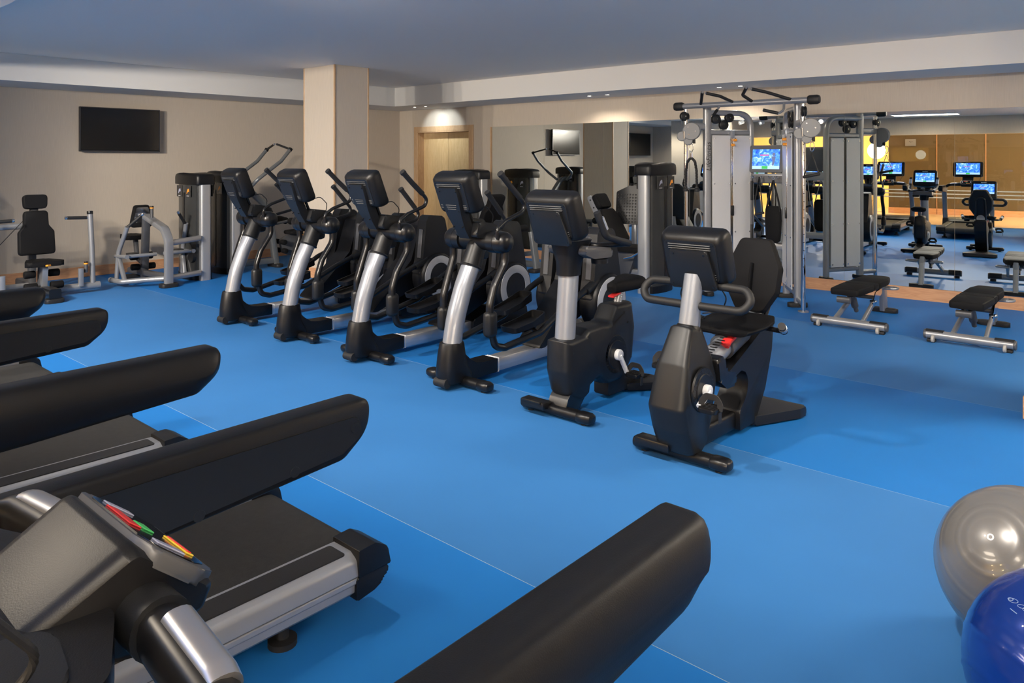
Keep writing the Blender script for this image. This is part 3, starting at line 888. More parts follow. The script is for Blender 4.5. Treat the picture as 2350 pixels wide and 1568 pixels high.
# ------------------------------------------------------------------ upright bike
def make_upright():
    r = thing('upright_bike', 'black upright exercise bike with a silver post and red seat lever', 'exercise bike', (-3.06, 3.87, 0))
    ff = floor_bar(r, 0.0, 0.29)
    g = G(); g.box((-0.14, -0.05, 0.075), (0.20, 0.09, 0.05), 0.012); g.box((-0.14, -0.09, 0.095), (0.16, 0.03, 0.02), 0.006); g.done('cable_box', BLK2, ff)
    g = G(); g.prism(rpoly([(-0.02, 0.03), (0.02, 0.12), (0.10, 0.20), (0.30, 0.20), (0.14, 0.03)], 0.02), 'x', -0.075, 0.075, 0.012); g.done('front_strut', BLK2, r)
    out = rpoly([(0.025, 0.14), (-0.02, 0.30), (-0.015, 0.50), (0.16, 0.515), (0.24, 0.55), (0.38, 0.555), (0.50, 0.545), (0.585, 0.66), (0.80, 0.655), (0.815, 0.48), (0.78, 0.24), (0.66, 0.12), (0.46, 0.12), (0.36, 0.20), (0.24, 0.15), (0.15, 0.08)],
                [0.03, 0.08, 0.01, 0.03, 0.05, 0.06, 0.05, 0.02, 0.02, 0.12, 0.12, 0.1, 0.08, 0.08, 0.05, 0.02])
    rings = []
    for x, k_ in ((-0.098, 0.0), (-0.094, 0.4), (-0.080, 0.75), (-0.055, 0.94), (-0.02, 1.0), (0.02, 1.0), (0.055, 0.94), (0.080, 0.75), (0.094, 0.4), (0.098, 0.0)):
        e_ = (1-k_)*0.062
        rings.append([(x*(1.0 if z < 0.56 else 0.86), y + (e_ if y < 0.2 else -e_ if y > 0.6 else 0.0), z + (e_*0.7 if z < 0.25 else -e_*0.5 if z > 0.48 else 0.0)) for y, z in out])
    g = G(); g.loft(rings); bd = g.done('body_shroud', GRYP, r, ang=50)
    g = G()
    for (y, z) in ((0.05, 0.42), (0.05, 0.28), (0.22, 0.50), (0.46, 0.51), (0.10, 0.18), (0.66, 0.60), (0.70, 0.52), (0.17, 0.33)):
        for s_ in (-1, 1):
            g.cyl((s_*0.08, y, z), (s_*0.0985, y, z), 0.006, 8)
    g.done('screw', BLK2, bd)
    for s_ in (-1, 1):
        g = G(); g.lathe((s_*0.094, 0.545, 0.32), (s_, 0, 0), [(0, 0.135), (0.004, 0.13), (0.004, 0.10), (0.010, 0.095), (0.010, 0.0)], 36); dc = g.done('crank_guard', BLK, bd)
        g = G()
        for q in range(30):
            a = 2*math.pi*q/30
            for rr in (0.108, 0.122):
                g.cyl((s_*0.0975, 0.545+rr*math.cos(a+rr*40), 0.32+rr*math.sin(a+rr*40)), (s_*0.0992, 0.545+rr*math.cos(a+rr*40), 0.32+rr*math.sin(a+rr*40)), 0.004, 6)
        g.done('guard_hole', BLK2, bd)
        e = (0.085, -0.14) if s_ > 0 else (-0.085, 0.14)
        g = G(); g.cyl((s_*0.10, 0.545, 0.32), (s_*0.135, 0.545, 0.32), 0.038, 20, bev=0.006)
        g.sweep([(s_*0.125, 0.545, 0.32), (s_*0.13, 0.545+e[0], 0.32+e[1])], rrect(0.022, 0.036, 0.009, 2), ref=(1, 0, 0))
        g.done('crank_arm', WHT, r)
        pedal(r, s_, s_*0.195, 0.545+e[0], 0.32+e[1])
    g = G(); g.tube([(0, 0.082, 0.46), (0, 0.125, 0.93)], (0.066, 0.070), 24, ref=(1, 0, 0)); g.done('post', SIL, r)
    g = G(); g.loft([[(a, b+0.123, 0.915) for a, b in rrect(0.15, 0.16, 0.07, 5)], [(a, b+0.128, 1.00) for a, b in rrect(0.16, 0.17, 0.07, 5)], [(a, b+0.14, 1.10) for a, b in rrect(0.21, 0.22, 0.07, 5)], [(a, b+0.15, 1.15) for a, b in rrect(0.24, 0.24, 0.07, 5)]])
    g.done('post_collar', BLK, r)
    M = console(r, (0, -0.02, 1.315), 21, 0.405, 0.325, 0.13, (0.235, -0.165, 0.075, 0.30))
    g = G(); g.prism(rpoly([(0.10, 1.12), (0.40, 1.085), (0.425, 1.02), (0.20, 1.025), (0.10, 1.06)], 0.03), 'x', -0.16, 0.16, 0.02); tr = g.done('accessory_tray', GRYD, r)
    for s_ in (-1, 1):
        g = G(); g.lathe((s_*0.12, 0.31, 1.015), (0, 0, -1), [(0, 0.058), (0.03, 0.056), (0.034, 0.045), (0.034, 0.0)], 20); g.done('cup_holder', BLK, tr)
        g = G(); g.tube([(0.0, 0.27, 1.11), (s_*0.10, 0.30, 1.10), (s_*0.19, 0.50, 1.105), (s_*0.205, 0.53, 1.105)], 0.02, 12, 0.08); hb = g.done('handlebar', BLK2, r)
        g = G(); g.tube([(s_*0.20, 0.545, 1.105), (s_*0.215, 0.40, 1.135), (s_*0.225, 0.23, 1.18), (s_*0.225, 0.155, 1.30), (s_*0.222, 0.135, 1.34)], 0.024, 12, 0.08); g.done('grip', RUB, hb)
        g = G(); g.sweep([(s_*0.225, 0.222, 1.225), (s_*0.225, 0.17, 1.305)], rrect(0.05, 0.03, 0.012, 2)); g.done('pulse_sensor', ALU, hb)
    g = G(); g.cyl((0, 0.30, 1.09), (0, 0.335, 1.15), 0.035, 16, bev=0.006); g.done('centre_boss', GRYD, r)
    # seat
    g = G(); g.tube([(0, 0.69, 0.60), (0, 0.745, 0.77)], (0.030, 0.030), 16, ref=(1, 0, 0)); sp = g.done('seat_post', GRY, r)
    g = G()
    for i in range(6):
        q = i/5
        g.cyl((0, 0.672+0.032*q, 0.665+0.08*q-0.012), (0, 0.667+0.032*q, 0.665+0.08*q-0.012), 0.006, 8)
        g.cyl((0.028, 0.70+0.03*q, 0.66+0.08*q), (0.031, 0.70+0.03*q, 0.66+0.08*q), 0.005, 8)
    g.done('height_mark', WHT, sp)
    g = G()
    secs = []
    for (y, hw, zt, zb) in ((0.615, 0.02, 0.775, 0.765), (0.63, 0.042, 0.800, 0.728), (0.70, 0.055, 0.812, 0.722), (0.77, 0.085, 0.815, 0.725), (0.84, 0.120, 0.826, 0.73), (0.90, 0.122, 0.832, 0.742), (0.935, 0.09, 0.822, 0.76), (0.945, 0.05, 0.81, 0.795)):
        zc, hh = (zt+zb)/2, (zt-zb)/2
        secs.append([(hw*math.copysign(abs(math.cos(a))**0.6, math.cos(a)), y, zc + hh*math.copysign(abs(math.sin(a))**0.8, math.sin(a))) for a in [2*math.pi*j/20 for j in range(20)]])
    g.loft(secs); g.done('saddle', VIN, r)
    g = G(); g.sweep([(0.0, 0.74, 0.722), (0.0, 0.67, 0.712), (0.0, 0.62, 0.702)], rrect(0.05, 0.014, 0.005, 2)); g.done('seat_lever', RED, r, 'red seat lever')
    # rear foot
    g = G(); g.prism(rpoly([(0.50, 0.13), (0.70, 0.15), (1.06, 0.065), (1.06, 0.03), (0.50, 0.03)], 0.012), 'x', -0.06, 0.06, 0.012)
    g.prism(rpoly([(-0.06, 0.74), (0.06, 0.74), (0.26, 0.98), (0.27, 1.06), (-0.27, 1.06), (-0.26, 0.98)], 0.02), 'z', 0.015, 0.065, 0.015)
    g.done('rear_foot', BLK, r)
    g = G()
    for s_ in (-1, 1): g.cyl((s_*0.22, 1.02, 0), (s_*0.22, 1.02, 0.02), 0.02, 12)
    g.done('levelling_foot', RUB, r)
    return r
make_upright()

# ------------------------------------------------------------------ recumbent bike
def make_recumbent():
    r = thing('recumbent_bike', 'black recumbent exercise bike with a padded backrest and side loops', 'exercise bike', (-2.10, 3.77, 0))
    ff = floor_bar(r, 0.0, 0.30)
    g = G(); g.box((-0.13, -0.06, 0.085), (0.22, 0.09, 0.05), 0.012); g.done('cable_box', BLK2, ff)
    out = rpoly([(0.0, 0.755), (0.13, 0.735), (0.20, 0.58), (0.225, 0.43), (0.17, 0.25), (0.10, 0.09), (0.02, 0.045), (-0.07, 0.06), (-0.14, 0.20), (-0.185, 0.33), (-0.11, 0.56)], [0.02, 0.03, 0.08, 0.1, 0.1, 0.05, 0.02, 0.03, 0.05, 0.04, 0.08])
    rings = []
    for x, k_ in ((-0.115, 0.84), (-0.105, 0.93), (-0.075, 0.985), (-0.03, 1.0), (0.03, 1.0), (0.075, 0.985), (0.105, 0.93), (0.115, 0.84)):
        rings.append([(x*(0.62 if z > 0.66 else 1.0 if z < 0.5 else 1.0-(z-0.5)/0.16*0.38), 0.03+(y-0.03)*k_, 0.38+(z-0.38)*(k_*0.5+0.5)) for y, z in out])
    g = G(); g.loft(rings); bd = g.done('body_shroud', GRYP, r, ang=50)
    g = G()
    for (x, y, z) in ((0.06, 0.0, 0.66), (0.096, -0.02, 0.46), (0.098, -0.10, 0.30), (-0.06, 0.0, 0.66), (-0.096, -0.02, 0.46)):
        g.cyl((x, y, z), (x+math.copysign(0.012, x), y-0.006, z), 0.007, 8)
    g.done('screw', BLK2, bd)
    CY, CZ = 0.05, 0.405
    for s_ in (-1, 1):
        g = G(); g.lathe((s_*0.105, CY, CZ), (s_, 0, 0), [(0, 0.125), (0.010, 0.12), (0.011, 0.09), (0.016, 0.085), (0.016, 0.0)], 36); g.done('crank_guard', BLK, bd)
        g = G()
        for q in range(26):
            a = 2*math.pi*q/26
            for rr in (0.097, 0.111):
                g.cyl((s_*0.114, CY+rr*math.cos(a+rr*40), CZ+rr*math.sin(a+rr*40)), (s_*0.1175, CY+rr*math.cos(a+rr*40), CZ+rr*math.sin(a+rr*40)), 0.004, 6)
        g.done('guard_hole', BLK2, bd)
        e = (-0.10, -0.045) if s_ > 0 else (0.10, 0.045)
        g = G(); g.cyl((s_*0.12, CY, CZ), (s_*0.155, CY, CZ), 0.034, 20, bev=0.006)
        g.sweep([(s_*0.145, CY, CZ), (s_*0.15, CY+e[0]*1.2, CZ+e[1]*1.2)], rrect(0.022, 0.036, 0.009, 2), ref=(1, 0, 0))
        g.done('crank_arm', WHT, r)
        pedal(r, s_, s_*0.215, CY+e[0]*1.2, CZ+e[1]*1.2)
    g = G(); g.tube([(0, 0.07, 0.68), (0, 0.155, 1.02)], (0.056, 0.056), 24, ref=(1, 0, 0)); g.box((0, 0.145, 0.86), (0.075, 0.06, 0.30), 0.02, M=Matrix.Identity(4)); g.done('post', SIL, r)
    g = G(); g.lathe((0, 0.075, 0.70), (0, 0.085, 0.34), [(0, 0.07), (0.03, 0.07), (0.045, 0.06)], 24); g.done('post_collar', BLK, r)
    console(r, (0, 0.185, 1.125), 18, 0.405, 0.325, 0.13, (0.235, -0.165, 0.075, 0.30))
    for s_ in (-1, 1):
        g = G(); g.tube([(s_*0.03, 0.12, 0.85), (s_*0.30, 0.13, 0.85), (s_*0.345, 0.16, 0.905), (s_*0.30, 0.19, 0.96), (s_*0.11, 0.19, 0.965)], 0.024, 12, 0.06, k=6); lp = g.done('loop_handle', RUB, r)
        g = G(); g.cyl((s_*0.112, 0.19, 0.965), (s_*0.100, 0.19, 0.965), 0.022, 12); g.done('end_plug', GRY, lp)
    g = G(); g.tube(fillet([(0.10, 0.24, 0.98), (0.13, 0.30, 0.88), (0.10, 0.30, 0.80), (0.04, 0.18, 0.80)], 0.06), 0.004, 6); g.tube(fillet([(-0.10, 0.24, 0.98), (-0.15, 0.26, 0.88), (-0.11, 0.26, 0.80), (-0.03, 0.16, 0.80)], 0.06), 0.004, 6); g.done('headphone_cable', RUB, r)
    # base beam and cradle
    g = G(); g.sweep([(0, 0.05, 0.10), (0, 0.72, 0.085)], rrect(0.12, 0.11, 0.02, 3)); g.done('base_beam', BLK, r)
    cr = rpoly([(0.16, 0.50), (0.19, 0.42), (0.27, 0.375), (0.42, 0.36), (0.58, 0.40), (0.68, 0.36), (0.66, 0.24), (0.56, 0.15), (0.56, 0.035), (0.78, 0.035), (0.93, 0.22), (1.03, 0.44), (1.06, 0.62), (1.0, 0.64), (0.62, 0.50), (0.40, 0.42), (0.30, 0.44), (0.24, 0.52)],
               [0.02, 0.03, 0.05, 0.06, 0.06, 0.06, 0.1, 0.03, 0.01, 0.02, 0.12, 0.1, 0.02, 0.03, 0.1, 0.05, 0.04, 0.02])
    g = G(); g.prism(cr, 'x', -0.09, 0.09, 0.02, 2); g.done('seat_cradle', BLK, r)
    g = G(); g.prism(rpoly([(0.20, 0.545), (0.225, 0.41), (0.31, 0.355), (0.42, 0.35), (0.45, 0.42), (0.30, 0.46), (0.285, 0.555)], 0.025), 'x', -0.128, 0.128, 0.028, 3); g.done('cradle_nose', BLK2, r)
    g = G(); g.tube([(0, 0.235, 0.475), (0, 0.99, 0.66)], 0.062, 20, ref=(1, 0, 0)); rl = g.done('seat_rail', SIL, r)
    g = G()
    for i in range(9):
        g.box((0.02, 0.26+0.032*i, 0.547+0.0078*i), (0.045, 0.010, 0.004), 0.001, 1)
    g.done('position_mark', BLK2, rl)
    g = G(); g.tube([(0, 0.50, 0.54), (0, 0.74, 0.60)], 0.078, 20, ref=(1, 0, 0)); g.box((0, 0.62, 0.625), (0.17, 0.20, 0.05), 0.015); g.done('seat_carriage', GRYD, r)
    g = G(); g.sweep([(0.05, 0.56, 0.615), (0.05, 0.47, 0.590), (0.05, 0.43, 0.565)], rrect(0.06, 0.022, 0.008, 2)); g.done('seat_lever', RED, r, 'red seat lever')
    # seat
    secs = []
    for (y, hw, zt, zb) in ((0.455, 0.15, 0.648, 0.635), (0.465, 0.18, 0.662, 0.622), (0.52, 0.205, 0.672, 0.625), (0.66, 0.215, 0.668, 0.63), (0.80, 0.205, 0.685, 0.635), (0.86, 0.18, 0.70, 0.65), (0.875, 0.15, 0.685, 0.665)):
        zc, hh = (zt+zb)/2, (zt-zb)/2
        secs.append([(hw*math.copysign(abs(math.cos(a))**0.45, math.cos(a)), y, zc + hh*math.copysign(abs(math.sin(a))**0.7, math.sin(a)) + 0.012*(abs(math.cos(a))**3)) for a in [2*math.pi*j/24 for j in range(24)]])
    g = G(); g.loft(secs); g.done('seat', VIN, r)
    # backrest: long octagon, leaning back
    Mb = Rx((0, 0.955, 0.925), -13)
    oc = rpoly([(-0.105, 0.245), (0.105, 0.245), (0.185, 0.06), (0.175, -0.10), (0.095, -0.235), (-0.095, -0.235), (-0.175, -0.10), (-0.185, 0.06)], 0.05)
    rings = []
    for y, k_ in ((-0.035, 0.86), (-0.03, 0.93), (-0.012, 0.985), (0.012, 1.0), (0.03, 0.97), (0.034, 0.93)):
        rings.append([(a*k_, y, b*(k_*0.6+0.4)) for a, b in oc])
    g = G(); g.loft(rings, M=Mb); bk = g.done('backrest', VIN, r)
    g = G(); g.tube([(0, -0.036, 0.075), (0, -0.040, 0.03), (0.0, -0.040, -0.21)], (0.028, 0.010), 12, ref=(1, 0, 0), M=Mb); g.done('lumbar_ridge', VIN, bk)
    g = G(); g.loft([[(a*0.97, 0.034, b*0.97) for a, b in oc], [(a*0.9, 0.05, b*0.92) for a, b in oc]], M=Mb); g.done('back_shell', BLK, bk)
    g = G(); g.tube([(-0.075, 0.80, 0.63), (-0.075, 0.93, 0.64), (-0.075, 1.01, 0.72), (-0.07, 1.07, 1.02), (0.07, 1.07, 1.02), (0.075, 1.01, 0.72), (0.075, 0.93, 0.64), (0.075, 0.80, 0.63)], 0.015, 10, 0.06); g.done('back_frame', BLK2, r)
    for s_ in (-1, 1):
        g = G(); g.tube([(s_*0.10, 0.78, 0.635), (s_*0.24, 0.78, 0.63), (s_*0.285, 0.74, 0.64)], 0.016, 10, 0.05); sh = g.done('side_handle', BLK2, r)
        g = G(); g.tube([(s_*0.28, 0.755, 0.637), (s_*0.305, 0.66, 0.685)], 0.024, 12); g.done('grip', RUB, sh)
        g = G(); g.tube([(s_*0.286, 0.732, 0.649), (s_*0.298, 0.69, 0.67)], 0.0255, 12); g.done('pulse_sensor', ALU, sh)
    g = G(); g.lathe((-0.235, 0.62, 0.66), (0, 0, 1), [(-0.08, 0.0), (-0.08, 0.042), (0.0, 0.05), (0.012, 0.058), (0.016, 0.054), (0.004, 0.044), (-0.07, 0.036), (-0.07, 0.0)], 20); g.done('cup_holder', BLK, r)
    # rear foot
    g = G(); g.prism(rpoly([(-0.09, 0.76), (0.09, 0.76), (0.25, 1.10), (0.26, 1.20), (-0.26, 1.20), (-0.25, 1.10)], 0.025), 'z', 0.012, 0.07, 0.018); g.done('rear_foot', GRYP, r)
    return r
make_recumbent()

# ------------------------------------------------------------------ treadmills (local y = room y)
def make_treadmill():
    r = thing('treadmill', 'x', 'treadmill')
    # belt and deck
    sec = []
    for (yc, a0, a1) in ((1.715, 90, -90), (-0.05, -90, -270)):
        for j in range(9):
            a = R(a0 + (a1-a0)*j/8)
            sec.append((yc + 0.062*math.cos(a), 0.175 + 0.062*math.sin(a)))
    g = G(); g.prism(sec[::-1], 'x', -0.285, 0.285, 0.003, 1); g.done('running_belt', BELT, r)
    for s_ in (-1, 1):
        def S(pts):
            return [(s_*a, b) for a, b in pts]
        up = rpoly([(0.296, 0.19), (0.296, 0.2555), (0.40, 0.2560), (0.438, 0.235), (0.446, 0.178), (0.40, 0.178)], [0.003, 0.003, 0.02, 0.03, 0.004, 0.004])
        g = G(); g.prism(S(up), 'y', -0.20, 1.665); ra = g.done('side_rail', SIL, r)
        lo = rpoly([(0.30, 0.172), (0.441, 0.172), (0.440, 0.152), (0.432, 0.146), (0.430, 0.118), (0.405, 0.096), (0.30, 0.09)], 0.006)
        g = G(); g.prism(S(lo), 'y', -0.20, 1.66); g.done('lower_skirt', SIL, r)
        g = G(); g.prism(rpoly(S([(0.311, 0.15), (0.311, 1.628), (0.408, 1.628), (0.408, 0.15)]), 0.012), 'z', 0.250, 0.2565); g.done('foot_grip_strip', RUB, ra)
        # rear end cap in two tiers
        c1 = rpoly([(1.655, 0.176), (1.655, 0.272), (1.73, 0.276), (1.785, 0.245), (1.80, 0.176)], [0.003, 0.003, 0.03, 0.03, 0.004])
        g = G(); g.prism(c1, 'x', *sorted((s_*0.292, s_*0.452)), 0.012); cap = g.done('rear_cap', BLK, r)
        c2 = rpoly([(1.65, 0.17), (1.796, 0.17), (1.792, 0.14), (1.77, 0.132), (1.765, 0.115), (1.73, 0.10), (1.65, 0.088)], 0.008)
        g = G(); g.prism(c2, 'x', *sorted((s_*0.292, s_*0.444)), 0.008); g.done('lower_cap', BLK, cap)
        g = G(); g.lathe((s_*0.33, 1.42, 0), (0, 0, 1), [(0, 0.05), (0.02, 0.05), (0.025, 0.022), (0.10, 0.022)], 18); g.done('levelling_foot', RUB, r)
        g = G(); g.lathe((s_*0.33, 0.0, 0), (0, 0, 1), [(0, 0.05), (0.02, 0.05), (0.025, 0.022), (0.10, 0.022)], 18); g.done('levelling_foot', RUB, r)
        # upright with boot
        g = G(); g.sweep(fillet([(s_*0.452, 0.02, 0.24), (s_*0.462, 0.07, 0.55), (s_*0.456, 0.20, 0.86), (s_*0.455, 0.27, 0.97)], 0.4), rrect(0.055, 0.10, 0.024, 3), ref=(1, 0, 0)); g.done('upright', SIL, r)
        g = G(); g.prism(rpoly([(-0.08, 0.10), (-0.07, 0.34), (0.10, 0.34), (0.16, 0.20), (0.16, 0.10)], 0.03), 'x', *sorted((s_*0.40, s_*0.505)), 0.015); g.done('upright_boot', BLK, r)
        # handrail paddle
        hr = rpoly([(0.12, 0.985), (0.14, 1.075), (0.22, 1.105), (1.125, 1.112), (1.121, 1.035), (1.050, 0.980), (0.62, 0.952), (0.22, 0.935)], [0.03, 0.04, 0.06, 0.030, 0.09, 0.045, 0.1, 0.05], 8)
        rings = []
        for u, e_ in ((0.406, 0.003), (0.411, 0.0), (0.462, 0.0), (0.476, 0.005), (0.484, 0.014), (0.492, 0.03), (0.498, 0.052), (0.501, 0.072)):
            rings.append([(s_*u, y-(e_*0.55 if y > 0.6 else -e_*0.55), z-(z-1.035)/0.08*e_) for y, z in hr])
        inner = [(s_*0.402, 0.6+(y-0.6)*0.985, 1.035+(z-1.035)*0.88) for y, z in hr]
        g = G(); g.loft([inner] + rings); hd = g.done('handrail', BLK, r, ang=50)
        pn = rpoly([(0.18, 1.0), (0.22, 1.072), (1.085, 1.076), (1.098, 1.03), (1.04, 0.998), (0.62, 0.966), (0.24, 0.955)], 0.02)
        g = G(); g.prism(pn, 'x', *sorted((s_*0.3985, s_*0.4035)), 0.001, 1); g.done('inner_panel', GRYP, hd)
        for (y, z) in ((1.075, 1.050), (0.915, 0.995), (0.70, 0.975)):
            g = G(); g.lathe((s_*0.3995, y, z), (-s_, 0, 0), [(0, 0.0125), (0.0018, 0.0115), (0.002, 0.0)], 18); g.done('screw_cap', GRYP, hd)
        # ergo bar half with pulse sensor
        g = G(); g.sweep(fillet([(s_*0.02, 0.385, 1.120), (s_*0.13, 0.385, 1.132), (s_*0.33, 0.372, 1.118), (s_*0.41, 0.34, 1.075), (s_*0.44, 0.27, 1.03)], 0.08), rrect(0.055, 0.062, 0.024, 3)); eb = g.done('cross_bar', BLK2, r)
        g = G(); g.tube([(s_*0.105, 0.385, 1.130), (s_*0.165, 0.384, 1.132)], 0.037, 20); g.done('bar_sleeve', GRYP, eb)
        g = G(); g.sweep(fillet([(s_*0.190, 0.390, 1.148), (s_*0.300, 0.383, 1.139), (s_*0.318, 0.380, 1.135)], 0.03), rrect(0.042, 0.036, 0.017, 4)); g.done('pulse_sensor', SENS, eb)
    g = G(); g.box((0, 0.80, 0.165), (0.56, 1.75, 0.05)); g.done('deck_board', BLK2, r)
    # motor hood
    g = G(); g.loft([[(a, -0.52, 0.14+b) for a, b in rrect(0.70, 0.10, 0.045, 4)], [(a, -0.46, 0.19+b) for a, b in rrect(0.86, 0.21, 0.06, 4)], [(a, -0.20, 0.215+b) for a, b in rrect(0.89, 0.26, 0.06, 4)], [(a, 0.06, 0.205+b) for a, b in rrect(0.89, 0.23, 0.06, 4)], [(a, 0.13, 0.19+b) for a, b in rrect(0.85, 0.16, 0.05, 4)]]); g.done('motor_hood', GRYP, r)
    g = G(); g.box((0, -0.3, 0.05), (0.7, 0.1, 0.1), 0.01); g.done('front_lift', BLK2, r)
    # console base: tray and pod
    g = G()
    tray = rpoly([(-0.30, 0.06), (0.30, 0.06), (0.33, 0.16), (0.24, 0.30), (0.13, 0.345), (-0.13, 0.345), (-0.24, 0.30), (-0.33, 0.16)], 0.05)
    g.prism(tray, 'z', 1.085, 1.155, 0.02, 3); tr = g.done('console_tray', BLK, r)
    for s_ in (-1, 1):
        g = G(); g.prism(rpoly([(s_*0.10, 0.10), (s_*0.28, 0.10), (s_*0.30, 0.16), (s_*0.22, 0.27), (s_*0.10, 0.29)], 0.04), 'z', 1.153, 1.160, 0.003, 1); g.done('tray_mat', GRYP, tr)
    pr = rpoly([(0.20, 1.10), (0.25, 1.15), (0.362, 1.212), (0.375, 1.215), (0.478, 1.128), (0.465, 1.10), (0.40, 1.07)], [0.01, 0.05, 0.015, 0.01, 0.01, 0.01, 0.02])
    rings = []
    for x, k_ in ((-0.118, 0.82), (-0.108, 0.95), (-0.09, 1.0), (0.09, 1.0), (0.108, 0.95), (0.118, 0.82)):
        rings.append([(x*(1.0-max(0, 0.34-y)*1.2), 0.39+(y-0.39)*k_, 1.15+(z-1.15)*k_) for y, z in pr])
    g = G(); g.loft(rings); g.done('control_pod', BLK, r, ang=45)
    Mp = Rx((0, 0.425, 1.172), -40)
    g = G(); g.prism(rpoly([(-0.125, 0.03), (-0.095, 0.068), (0.095, 0.068), (0.125, 0.03), (0.118, -0.040), (0.09, -0.062), (-0.09, -0.062), (-0.118, -0.040)], 0.02), 'z', -0.012, 0.008, 0.005, 2, M=Mp); fp = g.done('pod_bezel', GRYD, r)
    g = G(); g.prism(rpoly([(-0.108, 0.024), (-0.084, 0.056), (0.084, 0.056), (0.108, 0.024), (0.102, -0.034), (0.078, -0.050), (-0.078, -0.050), (-0.102, -0.034)], 0.016), 'z', 0.007, 0.0095, 0.001, 1, M=Mp); g.done('key_panel', TVM, fp)
    for (cx_, cy_, sx_, sy_, mm, nm) in ((-0.015, -0.028, 0.080, 0.020, RED, 'stop_button'), (0.0, -0.002, 0.036, 0.018, GRN, 'start_button'), (0.030, 0.042, 0.070, 0.014, YEL, 'warning_label'), (0.080, -0.004, 0.020, 0.045, LCD, 'speed_paddle'), (-0.080, -0.004, 0.020, 0.045, LCD, 'incline_paddle')):
        G().box((cx_, cy_, 0.0105), (sx_, sy_, 0.0022), 0.001, 1, M=Mp).done(nm, mm, fp)
    G().box((0.030, 0.042, 0.0121), (0.062, 0.006, 0.0015), M=Mp).done('warning_stripe', RED, fp)
    g = G(); g.sweep([(0, 0.10, 1.12), (0, 0.04, 1.30)], rrect(0.22, 0.07, 0.02, 3)); g.done('console_neck', BLK, r)
    console(r, (0, 0.03, 1.455), 14, 0.60, 0.36, 0.10, (0.30, -0.14, 0.12, 0.30), 0.47)
    g = G(); g.tube(fillet([(0.27, 0.10, 1.36), (0.26, 0.17, 1.30), (0.23, 0.24, 1.20), (0.215, 0.22, 1.165), (0.20, 0.14, 1.168)], 0.06), 0.0045, 8); g.done('headphone_cable', RUB, r)
    return r
T0 = make_treadmill()
index_children(T0)
for i, (x, lab) in enumerate(((-1.055, 'treadmill nearest the camera, its control pod and handrails in the foreground'), (-2.665, 'second treadmill from the camera, its belt end and silver rails at lower left'),
                              (-4.26, 'third treadmill from the camera, with its belt end at the left edge'), (-5.86, 'fourth treadmill from the camera, almost hidden at the left edge'))):
    o = T0 if i == 0 else copy_tree(T0)
    o.location = (x, 0.0, 0)
    tag(o, lab, 'treadmill', 'treadmills in a row')
